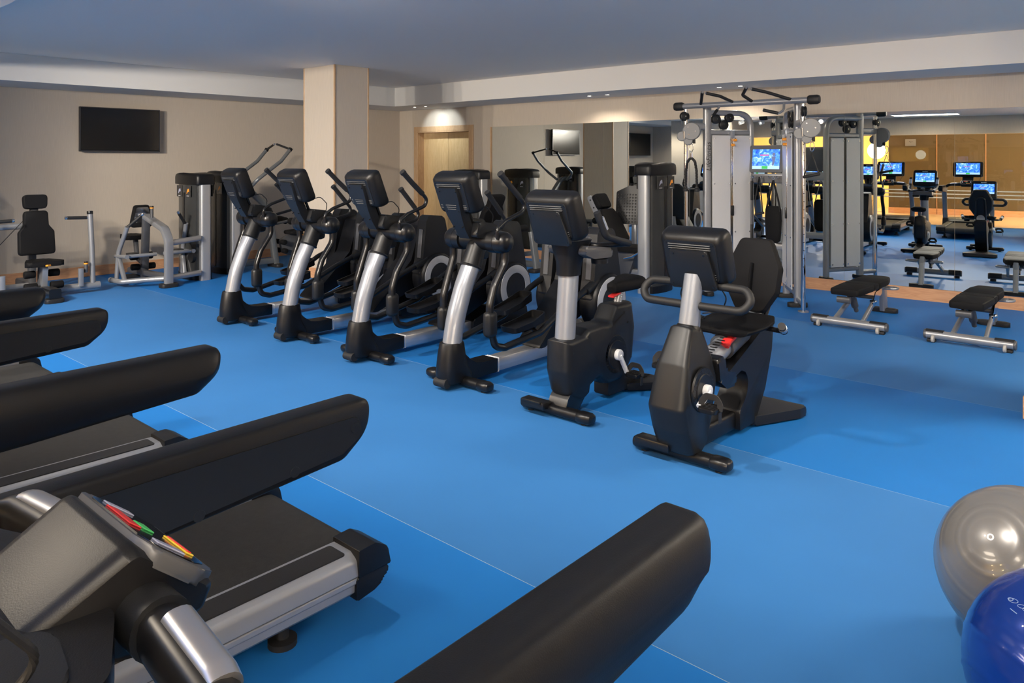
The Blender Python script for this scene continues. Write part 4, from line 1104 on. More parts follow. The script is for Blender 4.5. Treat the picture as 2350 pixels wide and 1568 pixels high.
# ================================================================== BENCHES
GRYT = mat('satin_grey_tower_paint', (0.42, 0.43, 0.44), 0.38, 0.6)
GRYC = mat('mid_grey_cover_plastic', (0.16, 0.165, 0.17), 0.4)
GRYM = mat('mid_grey_frame_paint', (0.17, 0.18, 0.185), 0.38, 0.4)
LCDP = mat('pale_blue_print', (0.35, 0.5, 0.8), 0.5)
WHEEL = mat('grey_wheel', (0.38, 0.37, 0.35), 0.5)
def make_bench():
    r = thing('weight_bench', 'x', 'weight bench')
    g = G(); g.tube([(-0.34, 0, 0.068), (0.34, 0, 0.068)], 0.040, 18, ref=(0, 0, 1)); fb = g.done('front_bar', GRY, r)
    for s_ in (-1, 1):
        g = G(); g.sweep([(s_*0.20, 0.006, 0.076), (s_*0.345, 0.006, 0.076)], rrect(0.076, 0.076, 0.03, 3)); g.done('grip_sleeve', RUB, fb)
        g = G(); g.cyl((s_*0.338, 0, 0.068), (s_*0.362, 0, 0.068), 0.042, 18, bev=0.006); g.done('end_plug', GRYD, fb)
        g = G(); g.cyl((s_*0.268, -0.046, 0.036), (s_*0.292, -0.046, 0.036), 0.032, 18, bev=0.006); g.done('roller_wheel', WHEEL, fb)
        g = G(); g.box((s_*0.30, 0, 0.014), (0.07, 0.06, 0.028), 0.006); g.done('rubber_pad', RUB, fb)
        g = G(); g.sweep(fillet([(s_*0.13, 0.01, 0.09), (s_*0.115, 0.36, 0.21), (s_*0.095, 0.70, 0.335), (s_*0.085, 0.86, 0.345)], 0.1), rrect(0.034, 0.056, 0.014, 3)); lg = g.done('side_rail', GRY, r)
        g = G(); g.prism(rpoly([(0.30, 0.20), (0.42, 0.33), (0.62, 0.345), (0.64, 0.30), (0.36, 0.185)], 0.02), 'x', *sorted((s_*0.125, s_*0.133)), 0.001, 1); g.done('ladder_plate', CHR, lg)
        g = G(); g.tube([(s_*0.08, 0.84, 0.31), (s_*0.17, 0.83, 0.315), (s_*0.215, 0.86, 0.315), (s_*0.215, 0.92, 0.315), (s_*0.17, 0.95, 0.315), (s_*0.08, 0.95, 0.31)], 0.013, 10, 0.03); g.done('carry_handle', GRY, r)
    g = G(); g.sweep([(0, 1.17, 0.03), (0, 1.12, 0.30), (0, 1.05, 0.345)], rrect(0.13, 0.055, 0.012, 2), ref=(1, 0, 0)); g.sweep([(0, 0.10, 0.335), (0, 1.08, 0.345)], rrect(0.07, 0.05, 0.012, 2)); g.done('rear_post', GRY, r)
    g = G(); g.prism(rpoly([(-0.145, 1.12), (0.145, 1.12), (0.145, 1.22), (-0.145, 1.22)], 0.045), 'z', 0.0, 0.045, 0.012); g.done('rear_foot', RUB, r)
    g = G(); g.cyl((0, 0.10, 0.33), (0, 0.20, 0.20), 0.034, 14, bev=0.008); g.cyl((0, 0.20, 0.20), (0, 0.24, 0.15), 0.022, 12); g.done('adjuster_strut', GRYD, r)
    g = G(); g.sweep([(-0.09, -0.055, 0.30), (0.035, -0.055, 0.30)], rrect(0.05, 0.065, 0.024, 3)); g.done('adjuster_handle', GRYD, r)
    g = G(); g.cyl((-0.12, 0.44, 0.27), (0.12, 0.44, 0.27), 0.02, 12); g.done('cross_tube', GRYD, r)
    g = G(); g.cyl((0.10, 0.34, 0.245), (0.145, 0.34, 0.245), 0.012, 10); g.ball((0.15, 0.34, 0.245), 0.018, 12, 8); g.done('pull_pin', CHR, r)
    def pad(out, y0, name):
        rings = []
        for z, k_ in ((0.352, 0.90), (0.356, 0.97), (0.372, 1.0), (0.398, 1.0), (0.412, 0.975), (0.418, 0.92)):
            rings.append([(a*k_ if abs(a) > 0 else a, y0+(b-y0)*(1-(1-k_)*0.6), z) for a, b in out])
        g = G(); g.loft(rings); return g.done(name, VIN, r)
    pad(rpoly([(-0.135, -0.13), (0.135, -0.13), (0.155, 0.315), (-0.155, 0.315)], 0.03), 0.09, 'seat_pad')
    pad(rpoly([(-0.150, 0.325), (0.150, 0.325), (0.150, 0.475), (-0.150, 0.475)], 0.012), 0.40, 'middle_pad')
    pad(rpoly([(-0.150, 0.485), (0.150, 0.485), (0.150, 0.80), (0.11, 1.02), (-0.11, 1.02), (-0.150, 0.80)], 0.06), 0.74, 'head_pad')
    return r
B0 = make_bench(); index_children(B0)
for i, (x, lab) in enumerate(((-2.48, 'black padded weight bench with grey frame, nearer the cable machine'), (-1.445, 'black padded weight bench with grey frame, nearer the right edge'))):
    o = B0 if i == 0 else copy_tree(B0)
    o.location = (x, 7.78, 0)
    tag(o, lab, 'weight bench', 'weight benches before the mirror')

# ================================================================== CABLE MACHINE
cm = thing('cable_crossover_machine', 'grey twin-tower cable machine with pull-up bar and lit display, before the mirror', 'cable machine', (-3.86, 8.35, 0))
ux, uy = 0.546, 0.838
for s_ in (-1, 1):
    U = Vector((-s_*ux, uy, 0)); Nn = Vector((s_*uy, ux, 0)) * (1 if s_ > 0 else 1)
    O = Vector((s_*0.72, 0, 0))
    def pt(t_, z, n_=0.0):
        return O + U*t_ + Nn*n_ + Vector((0, 0, z))
    g = G(); g.cyl(pt(0, 0.0), pt(0, 2.30), 0.026, 18); po = g.done('guide_pole', CHR, cm)
    g = G(); g.cyl(pt(0, 0.0), pt(0, 0.012), 0.058, 20); g.done('pole_flange', GRY, po)
    g = G()
    for i in range(16): g.cyl(pt(-0.0255, 0.5+0.09*i), pt(-0.027, 0.5+0.09*i), 0.006, 8)
    g.done('pin_hole', BLK2, po)
    sec = rrect(0.075, 0.10, 0.028, 3)
    g = G(); g.sweep([pt(0.29, 0.03), pt(0.29, 2.335)], sec, ref=U); g.done('front_post', GRY, cm)
    g = G(); g.sweep(fillet([pt(0.29, 2.265), pt(0.90, 2.265), pt(0.90, 0.03)], 0.20, 8), rrect(0.07, 0.085, 0.03, 3), ref=Nn); g.done('rear_arch', GRY, cm)
    for (ta, tb, z, ww, hh) in ((0.29, 0.90, 2.02, 0.06, 0.07), (0.29, 0.90, 0.15, 0.05, 0.07), (0.0, 0.29, 2.09, 0.06, 0.085), (0.0, 0.29, 0.09, 0.05, 0.06)):
        g = G(); g.sweep([pt(ta, z), pt(tb, z)], rrect(ww, hh, 0.02, 3)); g.done('cross_tube', GRY, cm)
    for tt in (0.29, 0.90):
        g = G(); c = pt(tt, 0)
        g.prism(rpoly([(-0.11, -0.05), (0.11, -0.05), (0.11, 0.05), (-0.11, 0.05)], 0.045), 'z', 0, 0.05, 0.012, M=Matrix.Translation(c) @ Matrix.Rotation(math.atan2(Nn.y, Nn.x), 4, 'Z')); g.done('rubber_foot', RUB, cm)
    # steel shrouds both sides
    rot = Matrix.Rotation(math.atan2(U.y, U.x), 4, 'Z')
    for sd in (-1, 1):
        for (t0, t1) in ((0.335, 0.585), (0.625, 0.865)):
            c = pt((t0+t1)/2, 1.085, sd*0.05)
            sh = G().box((0, 0, 0), (t1-t0, 0.012, 1.80), 0.004, 1, M=Matrix.Translation(c) @ rot).done('steel_shroud', SHR, cm)
            g = G()
            for z in (-0.86, -0.3, 0.3, 0.86):
                for e in (-1, 1):
                    q = pt((t0+t1)/2+e*((t1-t0)/2-0.02), 1.085+z, sd*0.056); q2 = pt((t0+t1)/2+e*((t1-t0)/2-0.02), 1.085+z, sd*0.066)
                    g.cyl(q, q2, 0.010, 8)
            g.done('bolt', CHR, sh)
        G().box((0, 0, 0), (0.03, 0.010, 1.80), M=Matrix.Translation(pt(0.605, 1.085, sd*0.036)) @ rot).done('slot_backing', BLK2, cm, flat=True)
    g = G()
    for tt in (0.595, 0.615): g.cyl(pt(tt, 0.2, -0.052), pt(tt, 2.0, -0.052), 0.006, 8)
    g.done('guide_rod', CHR, cm)
    g = G(); g.box((0, 0, 0), (0.035, 0.03, 0.13), 0.006, M=Matrix.Translation(pt(0.605, 1.05, -0.06)) @ rot); g.done('weight_selector', BLK2, cm)
    g = G(); g.box((0, 0, 0), (0.05, 0.05, 0.10), 0.008, M=Matrix.Translation(pt(0.605, 2.0, -0.05)) @ rot); g.done('rod_clamp', SIL, cm)
    for (z, e) in ((1.925, 0.03), (1.865, 0.0)):
        g = G(); g.cyl(pt(0.605+e, z, -0.055), pt(0.605+e, z, -0.10), 0.017, 12, bev=0.003); g.done('amber_knob', ORA, cm)
    # pulleys
    for (tt, z, rr, n_) in ((-0.02, 2.215, 0.058, 0.0), (0.40, 2.185, 0.058, -0.02), (0.50, 2.115, 0.060, -0.03), (0.585, 2.205, 0.058, -0.02)):
        g = G(); g.lathe(pt(tt, z, n_), Nn, [(-0.03, 0.0), (-0.03, rr*0.35), (-0.024, rr*0.9), (-0.02, rr), (-0.006, rr), (-0.004, rr*0.86), (0.004, rr*0.86), (0.006, rr), (0.02, rr), (0.024, rr*0.9), (0.03, rr*0.35), (0.03, 0.0)], 26); pu = g.done('pulley_wheel', GRYP, cm)
        g = G(); g.cyl(pt(tt, z, n_-0.036), pt(tt, z, n_+0.036), 0.008, 8); g.done('pulley_axle', CHR, pu)
    g = G()
    g.cyl(pt(0.56, 2.2), pt(0.56, 1.98), 0.003, 6); g.cyl(pt(-0.07, 2.2), pt(-0.05, 2.10), 0.003, 6); g.cyl(pt(0.05, 2.2), pt(0.05, 0.1), 0.003, 6); g.done('steel_cable', GRYD, cm)
    # swivel carriage on the pole
    A_ = Vector((0.34, -0.94, 0)); S_ = Vector((0.94, 0.34, 0))
    cc = pt(0, 2.03) + S_*0.075 + A_*0.045
    g = G(); g.lathe(cc, A_, [(-0.03, 0.0), (-0.03, 0.098), (-0.022, 0.108), (0.022, 0.108), (0.03, 0.10), (0.03, 0.0)], 32); ca = g.done('swivel_cover', GRYC, cm)
    g = G()
    for q in ((-0.04, 0.05), (-0.03, -0.04), (0.05, 0.0)): g.cyl(cc + S_*q[0] + Vector((0, 0, q[1])) + A_*0.028, cc + S_*q[0] + Vector((0, 0, q[1])) + A_*0.034, 0.008, 10)
    g.done('bolt', CHR, ca)
    g = G(); g.lathe(cc - S_*0.115 + Vector((0, 0, -0.06)), A_, [(-0.028, 0.0), (-0.028, 0.055), (-0.022, 0.062), (0.020, 0.062), (0.026, 0.055), (0.026, 0.0)], 24); g.done('carriage_plate', GRYC, ca)
    g = G(); g.lathe(cc - S_*0.04 + Vector((0, 0, -0.115)), A_, [(-0.024, 0.0), (-0.024, 0.05), (-0.018, 0.056), (0.016, 0.056), (0.022, 0.05), (0.022, 0.0)], 22); g.done('carriage_plate', GRYC, ca)
    g = G(); g.cyl(cc - S_*0.085 + A_*0.034 + Vector((0, 0, -0.09)), cc - S_*0.085 + A_*0.034 + Vector((0, 0, 0.0)), 0.011, 10); g.done('hinge_pin', CHR, ca)
    g = G(); g.cyl(cc + S_*0.03 + Vector((0, 0, -0.10)), cc + S_*0.03 + Vector((0, 0, -0.15)), 0.016, 12); g.done('cable_stopper', RUB, ca)
# pull-up bar
g = G(); g.tube([(-0.84, 0.06, 2.345), (0.80, 0.06, 2.345)], 0.034, 18); pb = g.done('pull_up_bar', GRY, cm)
for s_, x in ((-1, -0.86), (1, 0.80)):
    g = G(); g.sweep([(x-0.05, 0.06, 2.345), (x-0.03, 0.06, 2.345), (x+0.05, 0.06, 2.345), (x+0.075, 0.06, 2.345)], rrect(0.09, 0.105, 0.044, 4), scale=[0.85, 1, 1, 0.8]); g.done('bar_end_cap', RUB, pb)
def grip(path, gr):
    g = G(); g.tube(path, 0.014, 10, 0.05); b_ = g.done('pull_up_handle', GRY, cm)
    g = G(); g.tube(gr, 0.0185, 12, 0.04); g.done('grip', RUB, b_)
grip([(-0.55, 0.06, 2.345), (-0.42, -0.18, 2.47), (-0.38, -0.22, 2.48)], [(-0.54, 0.04, 2.36), (-0.39, -0.21, 2.477)])
grip([(-0.12, 0.06, 2.345), (-0.22, -0.10, 2.43), (-0.36, -0.20, 2.47)], [(-0.13, 0.04, 2.365), (-0.22, -0.10, 2.43), (-0.35, -0.195, 2.467)])
grip([(0.12, 0.06, 2.345), (0.04, -0.06, 2.43), (0.16, -0.22, 2.50)], [(0.11, 0.04, 2.36), (0.04, -0.06, 2.43), (0.155, -0.21, 2.497)])
grip([(0.58, 0.06, 2.345), (0.36, -0.14, 2.44), (0.22, -0.24, 2.48)], [(0.57, 0.05, 2.355), (0.36, -0.14, 2.44), (0.23, -0.235, 2.477)])
grip([(0.48, 0.06, 2.33), (0.50, 0.0, 2.24), (0.46, -0.05, 2.20), (0.30, -0.10, 2.245)], [(0.46, -0.052, 2.203), (0.305, -0.10, 2.244)])
grip([(-0.30, 0.06, 2.33), (-0.31, 0.0, 2.27), (-0.32, -0.06, 2.215)], [(-0.308, 0.0, 2.275), (-0.32, -0.065, 2.21)])
# rack with display
g = G(); g.box((0, 0.75, 1.45), (0.50, 0.06, 0.12), 0.012); rk = g.done('accessory_rack', GRY, cm)
g = G(); g.box((0, 0.716, 1.44), (0.40, 0.012, 0.09), 0.004, 1); g.done('rack_plate', GRYD, rk)
for i in range(4):
    x = -0.15+0.1*i
    g = G(); g.tube([(x, 0.71, 1.46), (x, 0.665, 1.455), (x, 0.655, 1.475)], 0.006, 8, 0.01); g.done('hook', CHR, rk)
g = G(); g.box((0, 0.75, 0.62), (0.50, 0.05, 0.09), 0.012); g.done('tie_bar', GRY, cm)
Md = Rx((0.0, 0.72, 1.69), -6)
g = G(); g.loft([ring2(0.415, 0.335, 0.02, -0.03), ring2(0.42, 0.34, 0.02, -0.02), ring2(0.42, 0.34, 0.02, 0.02), ring2(0.36, 0.28, 0.02, 0.04)], M=Md); g.done('display_casing', mat('display_casing_paint', (0.06, 0.065, 0.075), 0.4), cm)
sc = G().box((0, -0.0315, -0.005), (0.345, 0.004, 0.245), M=Md).done('screen', SCR, cm, flat=True)
G().box((0, -0.0345, -0.108), (0.345, 0.002, 0.04), M=Md).done('menu_bar', SCRB, sc, flat=True)
G().box((-0.01, -0.0365, -0.108), (0.075, 0.002, 0.036), M=Md).done('start_button', SCRG, sc, flat=True)
g = G(); g.box((-0.02, -0.0345, 0.045), (0.11, 0.002, 0.016), M=Md); g.done('caption_line', SCRR, sc, flat=True)
g = G(); g.ball((0.10, -0.036, 0.055), (0.02, 0.002, 0.022), 12, 8, M=Md); g.prism(rpoly([(0.07, 0.03), (0.125, 0.03), (0.115, -0.03), (0.10, -0.085), (0.08, -0.085), (0.085, -0.03)], 0.01), 'y', -0.037, -0.0345, M=Md); g.done('figure_picture', emit('display_figure', (0.25, 0.3, 0.6), 0.6), sc, flat=True)
# lettering on the left tower's front post
O = Vector((-0.72, 0, 0)); U = Vector((ux, uy, 0))
q = O + U*0.29
nrm = Vector((uy, -ux, 0))
T = Matrix.Translation(q + nrm*0.0385 + Vector((0, 0, 1.72))) @ Matrix(((U.x, 0, nrm.x, 0), (U.y, 0, nrm.y, 0), (0, 1, 0, 0), (0, 0, 0, 1))) @ Matrix.Rotation(R(90), 4, 'Z')
text_mesh('brand_lettering', 'LifeFitness', 0.085, BLK2, cm, T)

def hang(name, label, cat, loc):
    return thing(name, label, cat, loc)
def carabiner(root, z0):
    g = G(); g.tube(fillet([(0, 0, z0), (0.022, 0, z0-0.02), (0.026, 0, z0-0.07), (0.010, 0, z0-0.105), (-0.010, 0, z0-0.105), (-0.020, 0, z0-0.07), (-0.016, 0, z0-0.02), (0, 0, z0)], 0.01), 0.0045, 8, ref=(0, 1, 0)); g.done('carabiner', CHR, root)
# rope hanging on the left carriage
rp = hang('triceps_rope', 'black twisted triceps rope hanging on the left cable arm', 'cable rope', (-3.86-0.72+0.125, 8.35-0.10, 0))
carabiner(rp, 1.88)
g = G()
cen = fillet([(-0.075, 0, 1.34), (-0.07, 0, 1.55), (-0.05, 0, 1.66), (0, 0, 1.71), (0.05, 0, 1.66), (0.07, 0, 1.55), (0.075, 0, 1.34)], 0.06, 6)
# three twisted strands
pts = []
for a, b in zip(cen[:-1], cen[1:]):
    m_ = max(2, int((b-a).length/0.012))
    for j in range(m_): pts.append(a + (b-a)*(j/m_))
pts.append(cen[-1])
for ph in range(3):
    pth = []
    for i, p in enumerate(pts):
        tg = (pts[min(i+1, len(pts)-1)] - pts[max(i-1, 0)]).normalized()
        sd = tg.cross(Vector((0, 1, 0))).normalized()
        a = i*0.75 + ph*2.0944
        pth.append(p + sd*math.cos(a)*0.0085 + Vector((0, 1, 0))*math.sin(a)*0.0085)
    g.tube(pth, 0.009, 6, ref=(0, 1, 0))
g.done('rope', RUB, rp)
for s_ in (-1, 1):
    g = G(); g.lathe((s_*0.075, 0, 1.295), (0, 0, 1), [(0, 0.02), (0.006, 0.032), (0.035, 0.034), (0.045, 0.022), (0.06, 0.02)], 18); g.done('rope_stopper', RUB, rp)
g = G(); g.cyl((0, 0, 1.69), (0, 0, 1.76), 0.012, 10); g.done('rope_ferrule', CHR, rp)
# stirrup handle on the right carriage
st = hang('stirrup_handle', 'black strap handle hanging on the right cable arm', 'cable handle', (-3.86+0.72+0.13, 8.35-0.10, 0))
carabiner(st, 1.88)
g = G(); g.sweep([(0.0, 0, 1.75), (-0.085, 0.0, 1.50)], rrect(0.025, 0.004, 0.001, 1)); g.sweep([(0.0, 0, 1.75), (0.075, 0.0, 1.53)], rrect(0.025, 0.004, 0.001, 1)); g.done('webbing', RUB, st)
g = G(); g.cyl((-0.095, 0, 1.49), (0.085, 0, 1.53), 0.017, 14, bev=0.004); g.done('grip', RUB, st)
# things on the rack
ab = hang('ab_sling', 'wide black padded sling hanging from the cable machine rack', 'exercise sling', (-3.86+0.13, 8.35+0.60, 0))
g = G(); g.tube([(0, 0, 1.475), (0.02, 0, 1.46), (0.0, 0, 1.43), (-0.02, 0, 1.46), (0, 0, 1.475)], 0.005, 8); g.done('ring', CHR, ab)
g = G(); g.sweep([(0, 0, 1.435), (-0.06, 0, 1.20), (-0.09, 0.0, 1.05)], rrect(0.05, 0.006, 0.002, 1)); g.sweep([(0, 0, 1.435), (0.06, 0, 1.20), (0.09, 0.0, 1.05)], rrect(0.05, 0.006, 0.002, 1)); g.done('strap', RUB, ab)
rings = []
for z, hw, hd in ((1.12, 0.06, 0.02), (1.08, 0.10, 0.03), (0.95, 0.105, 0.035), (0.80, 0.10, 0.035), (0.70, 0.09, 0.03), (0.67, 0.05, 0.015)):
    rings.append([(hw*math.cos(2*math.pi*j/16), hd*math.sin(2*math.pi*j/16), z) for j in range(16)])
g = G(); g.loft(rings); g.done('pad', VIN, ab)
ab2 = hang('ankle_strap', 'narrow black strap with a handle, hanging beside the padded sling', 'exercise strap', (-3.86-0.06, 8.35+0.63, 0))
g = G(); g.sweep([(0, 0, 1.47), (-0.05, 0, 1.20), (-0.045, 0, 1.00)], rrect(0.03, 0.006, 0.002, 1)); g.sweep([(0, 0, 1.47), (0.03, 0, 1.20), (0.045, 0, 1.02)], rrect(0.03, 0.006, 0.002, 1)); g.done('strap', RUB, ab2)
g = G(); g.cyl((-0.055, 0, 1.0), (0.06, 0, 1.03), 0.015, 12, bev=0.004); g.done('grip', RUB, ab2)
sb = hang('straight_bar', 'slim black cable bar hanging upright on the rack', 'cable bar', (-3.86-0.15, 8.35+0.62, 0))
g = G(); g.cyl((0, 0, 0.62), (0, 0, 1.45), 0.013, 12); g.done('shaft', GRYD, sb)
for z in (0.64, 1.18):
    g = G(); g.cyl((0, 0, z), (0, 0, z+0.24), 0.0165, 12, bev=0.003); g.done('grip', RUB, sb)
g = G(); g.tube([(0, 0, 1.45), (0.015, 0, 1.465), (0, 0, 1.48), (-0.015, 0, 1.465), (0, 0, 1.45)], 0.004, 8); g.done('ring', CHR, sb)

# ================================================================== WEIGHT MACHINES
def tower(root, c, L, axis, h, wd=0.26, both=True, face=1, front=1):
    """selector tower: silver corner posts, smoked shroud, moulded cap, placards. axis 'x'|'y' = long side"""
    M = Matrix.Translation(c) @ (Matrix.Identity(4) if axis == 'x' else Matrix.Rotation(R(90), 4, 'Z'))
    for s_ in ((-1, 1) if both else (front,)):
        g = G(); g.prism(rpoly([(s_*(L/2-0.10), -0.075), (s_*L/2, -0.075), (s_*L/2, 0.075), (s_*(L/2-0.10), 0.075)], 0.04), 'z', 0.0, h-0.06, M=M); g.done('tower_post', GRYT, root)
    bow = [(-L/2+0.085, -wd/2+0.02), (-L/4, -wd/2-0.015), (0, -wd/2-0.03), (L/4, -wd/2-0.015), (L/2-0.085, -wd/2+0.02), (L/2-0.085, wd/2-0.02), (L/4, wd/2+0.015), (0, wd/2+0.03), (-L/4, wd/2+0.015), (-L/2+0.085, wd/2-0.02)]
    g = G(); g.prism(bow, 'z', 0.09, h-0.14, M=M); sh = g.done('tower_shroud', SMOKE, root, ang=50)
    g = G(); g.prism([(a*1.01, b*1.04) for a, b in bow], 'z', 0.0, 0.09, M=M); g.done('tower_plinth', BLK, root, ang=50)
    cap = rpoly([(-L/2-0.01, -wd/2), (-L/4, -wd/2-0.035), (0, -wd/2-0.05), (L/4, -wd/2-0.035), (L/2+0.01, -wd/2), (L/2+0.01, wd/2), (L/4, wd/2+0.035), (0, wd/2+0.05), (-L/4, wd/2+0.035), (-L/2-0.01, wd/2)], [0.06, 0, 0, 0, 0.06, 0.06, 0, 0, 0, 0.06])
    rings = []
    for z, k_ in ((h-0.145, 0.985), (h-0.135, 1.0), (h-0.05, 1.0), (h-0.018, 0.97), (h, 0.88)):
        rings.append([(a*(1-(1-k_)*0.6), b*k_, z + (0.02*(1-(2*a/L)**2) if z > h-0.14 else 0.0)) for a, b in cap])
    g = G(); g.loft(rings, M=M); g.done('tower_cap', BLK, root, ang=50)
    for e in (-1, 1):
        yy = e*(wd/2+0.03)
        for xx in (-0.13, 0.13):
            pl = G().box((xx, yy, h-0.24), (0.16, 0.006, 0.16), 0.002, 1, M=M).done('placard', mat('placard_black', (0.02, 0.02, 0.022), 0.3), root)
            g = G(); g.prism(rpoly([(xx-0.045, h-0.29), (xx-0.01, h-0.215), (xx+0.03, h-0.20), (xx+0.045, h-0.25), (xx+0.01, h-0.245)], 0.01), 'y', yy-0.0042, yy+0.0042, M=M); g.done('placard_figure', ORA if xx*e < 0 else LCD, pl, flat=True)
            G().box((xx, yy, h-0.305), (0.07, 0.0085, 0.006), M=M).done('placard_caption', WHT, pl, flat=True)
        G().box((0, e*(wd/2+0.032), h*0.45), (0.05, 0.006, h*0.75), M=M).done('selector_slot', BLK2, root, flat=True)
def roller(root, p0, p1, r_=0.05, name='roller_pad'):
    g = G(); g.cyl(p0, p1, r_, 18, bev=0.012); return g.done(name, VIN, root)
def amber_knob(root, p, z0, z1):
    g = G(); g.cyl((p[0], p[1], z0), (p[0], p[1], z1-0.035), 0.022, 12); k_ = g.done('adjuster', GRYD, root)
    g = G(); g.cyl((p[0], p[1], z1-0.035), (p[0], p[1], z1-0.018), 0.026, 14); g.done('amber_band', ORA, k_)
    g = G(); g.cyl((p[0], p[1], z1-0.018), (p[0], p[1], z1), 0.024, 14, bev=0.004); g.done('knob_top', BLK2, k_)
def cushion(root, pts, t0, t1, M, name):
    """upholstered pad from an outline in local (y,z), thickness along local x"""
    cx_ = sum(p[0] for p in pts)/len(pts); cz_ = sum(p[1] for p in pts)/len(pts)
    rings = []
    d_ = t1-t0
    for q, k_ in ((0, 0.90), (0.12, 0.975), (0.35, 1.0), (0.75, 1.0), (0.92, 0.975), (1.0, 0.92)):
        rings.append([(t0+d_*q, cx_+(a-cx_)*k_, cz_+(b-cz_)*k_) for a, b in pts])
    g = G(); g.loft(rings, M=M); return g.done(name, VIN, root)

# ---- chest press (left edge), user faces +x
m = thing('chest_press_machine', 'grey chest press with a tall black backrest at the left edge', 'weight machine', (-10.6, 3.02, 0))
Mb = Matrix.Translation((0.0, 0, 0)) @ Matrix.Rotation(R(-7), 4, 'Y')
cushion(m, rpoly([(-0.13, 1.04), (0.13, 1.04), (0.135, 0.86), (0.195, 0.78), (0.20, 0.50), (-0.20, 0.50), (-0.195, 0.78), (-0.135, 0.86)], 0.045), 0.09, 0.19, Mb, 'backrest')
cushion(m, rpoly([(-0.135, 1.24), (0.135, 1.24), (0.125, 1.065), (-0.125, 1.065)], 0.05), 0.09, 0.19, Mb, 'headrest')
sd = G().prism(rpoly([(0.06, -0.11), (0.36, -0.21), (0.44, -0.19), (0.44, 0.19), (0.36, 0.21), (0.06, 0.11)], 0.05), 'z', 0.40, 0.46, 0.025, 3).done('seat', VIN, m)
G().sweep([(0.36, -0.03, 0.40), (0.45, 0.03, 0.415)], rrect(0.06, 0.02, 0.006, 2)).done('seat_lever', ORA, m, 'amber seat lever')
g = G(); g.bar([(-0.12, 0, 0.08), (-0.10, 0, 0.9), (-0.02, 0, 1.12)], 0.10, 0.08, 0.02, 0.1, ref=(0, 1, 0)); g.bar([(-0.6, 0, 0.10), (0.62, 0, 0.10)], 0.10, 0.12, 0.02); g.bar([(0.22, 0, 0.1), (0.25, 0, 0.40)], 0.08, 0.07, 0.02, ref=(0, 1, 0)); g.done('frame', GRYD, m)
g = G(); g.bar([(0.45, 0, 0.10), (0.74, 0, 0.10)], 0.13, 0.13, 0.02); g.done('front_beam', BLK2, m)
g = G(); g.prism(rpoly([(0.62, -0.1), (0.76, -0.1), (0.76, 0.1), (0.62, 0.1)], 0.04), 'z', 0, 0.05, 0.01); g.done('rubber_foot', RUB, m); g = G(); g.prism(rpoly([(-0.66, -0.15), (-0.54, -0.15), (-0.54, 0.15), (-0.66, 0.15)], 0.04), 'z', 0, 0.05, 0.01); g.done('rubber_foot', RUB, m)
for s_ in (-1, 1):
    g = G(); g.tube([(0.24, s_*0.05, 0.085), (0.24, s_*0.66, 0.085)], 0.045, 16); g.done('pivot_tube', GRY, m)
    g = G(); g.tube([(0.24, s_*0.58, 0.10), (0.22, s_*0.575, 0.55), (0.20, s_*0.56, 1.00)], 0.032, 14, 0.3); a = g.done('press_arm', GRY, m)
    g = G(); g.cyl((0.20, s_*0.56, 0.985), (0.195, s_*0.56, 1.03), 0.036, 16, bev=0.008); g.done('arm_cap', BLK2, a)
    g = G(); g.cyl((0.20, s_*0.55, 0.945), (0.20, s_*0.28, 0.955), 0.013, 10); g.cyl((0.20, s_*0.27, 0.955), (0.20, s_*0.295, 0.955), 0.021, 12, bev=0.004); g.done('handle_rod', CHR, a)
    g = G(); g.cyl((0.20, s_*0.52, 0.946), (0.20, s_*0.30, 0.954), 0.021, 14); g.done('grip', RUB, a)
    g = G(); g.bar([(0.30, s_*0.42, 0.1), (0.30, s_*0.42, 0.32)], 0.05, 0.06, 0.015, ref=(0, 1, 0)); g.done('stop_post', GRY, m)
    amber_knob(m, (0.27, s_*0.49), 0.26, 0.40)
    roller(m, (0.26, s_*0.07, 0.30), (0.26, s_*0.19, 0.30), 0.045); roller(m, (0.34, s_*0.07, 0.16), (0.34, s_*0.21, 0.16), 0.045)
g = G(); g.prism(rpoly([(0.27, 0.40), (0.40, 0.40), (0.36, 0.12), (0.29, 0.12)], 0.03), 'y', -0.03, 0.03, 0.006); g.done('seat_bracket', GRY, m)
g = G(); g.bar([(-0.10, 0, 0.86), (-0.10, -0.75, 0.86)], 0.06, 0.07, 0.02); g.done('link_beam', GRY, m); g = G(); g.bar([(-0.10, 0, 0.12), (-0.10, -0.75, 0.12)], 0.06, 0.07, 0.02); g.done('link_beam', GRY, m)
g = G(); g.cyl((-0.05, -0.05, 1.0), (0.05, -0.7, 0.3), 0.004, 6); g.done('steel_cable', BLK2, m)
tower(m, (-0.55, -0.88, 0), 0.70, 'x', 1.50)

# ---- seated row
m = thing('seated_row_machine', 'grey seated row machine with a chest pad and tall weight tower on the left wall', 'weight machine', (-10.5, 4.40, 0))
g = G(); g.bar([(0.50, 0, 0.03), (0.50, 0, 0.62), (0.38, 0, 0.76), (-0.20, 0, 0.90)], 0.075, 0.11, 0.02, 0.12, ref=(0, 1, 0)); g.done('main_arch', GRY, m)
g = G(); g.prism(rpoly([(0.42, -0.11), (0.58, -0.11), (0.58, 0.11), (0.42, 0.11)], 0.045), 'z', 0, 0.05, 0.01); g.done('rubber_foot', RUB, m); g = G(); g.prism(rpoly([(-0.76, -0.13), (-0.62, -0.13), (-0.62, 0.13), (-0.76, 0.13)], 0.045), 'z', 0, 0.05, 0.01); g.done('rubber_foot', RUB, m)
g = G(); g.bar([(-0.27, 0, 0.05), (-0.20, 0, 0.88)], 0.08, 0.10, 0.02, ref=(0, 1, 0)); g.bar([(0.46, 0, 0.13), (-0.74, 0, 0.11)], 0.08, 0.08, 0.02); g.done('seat_column', GRYD, m)
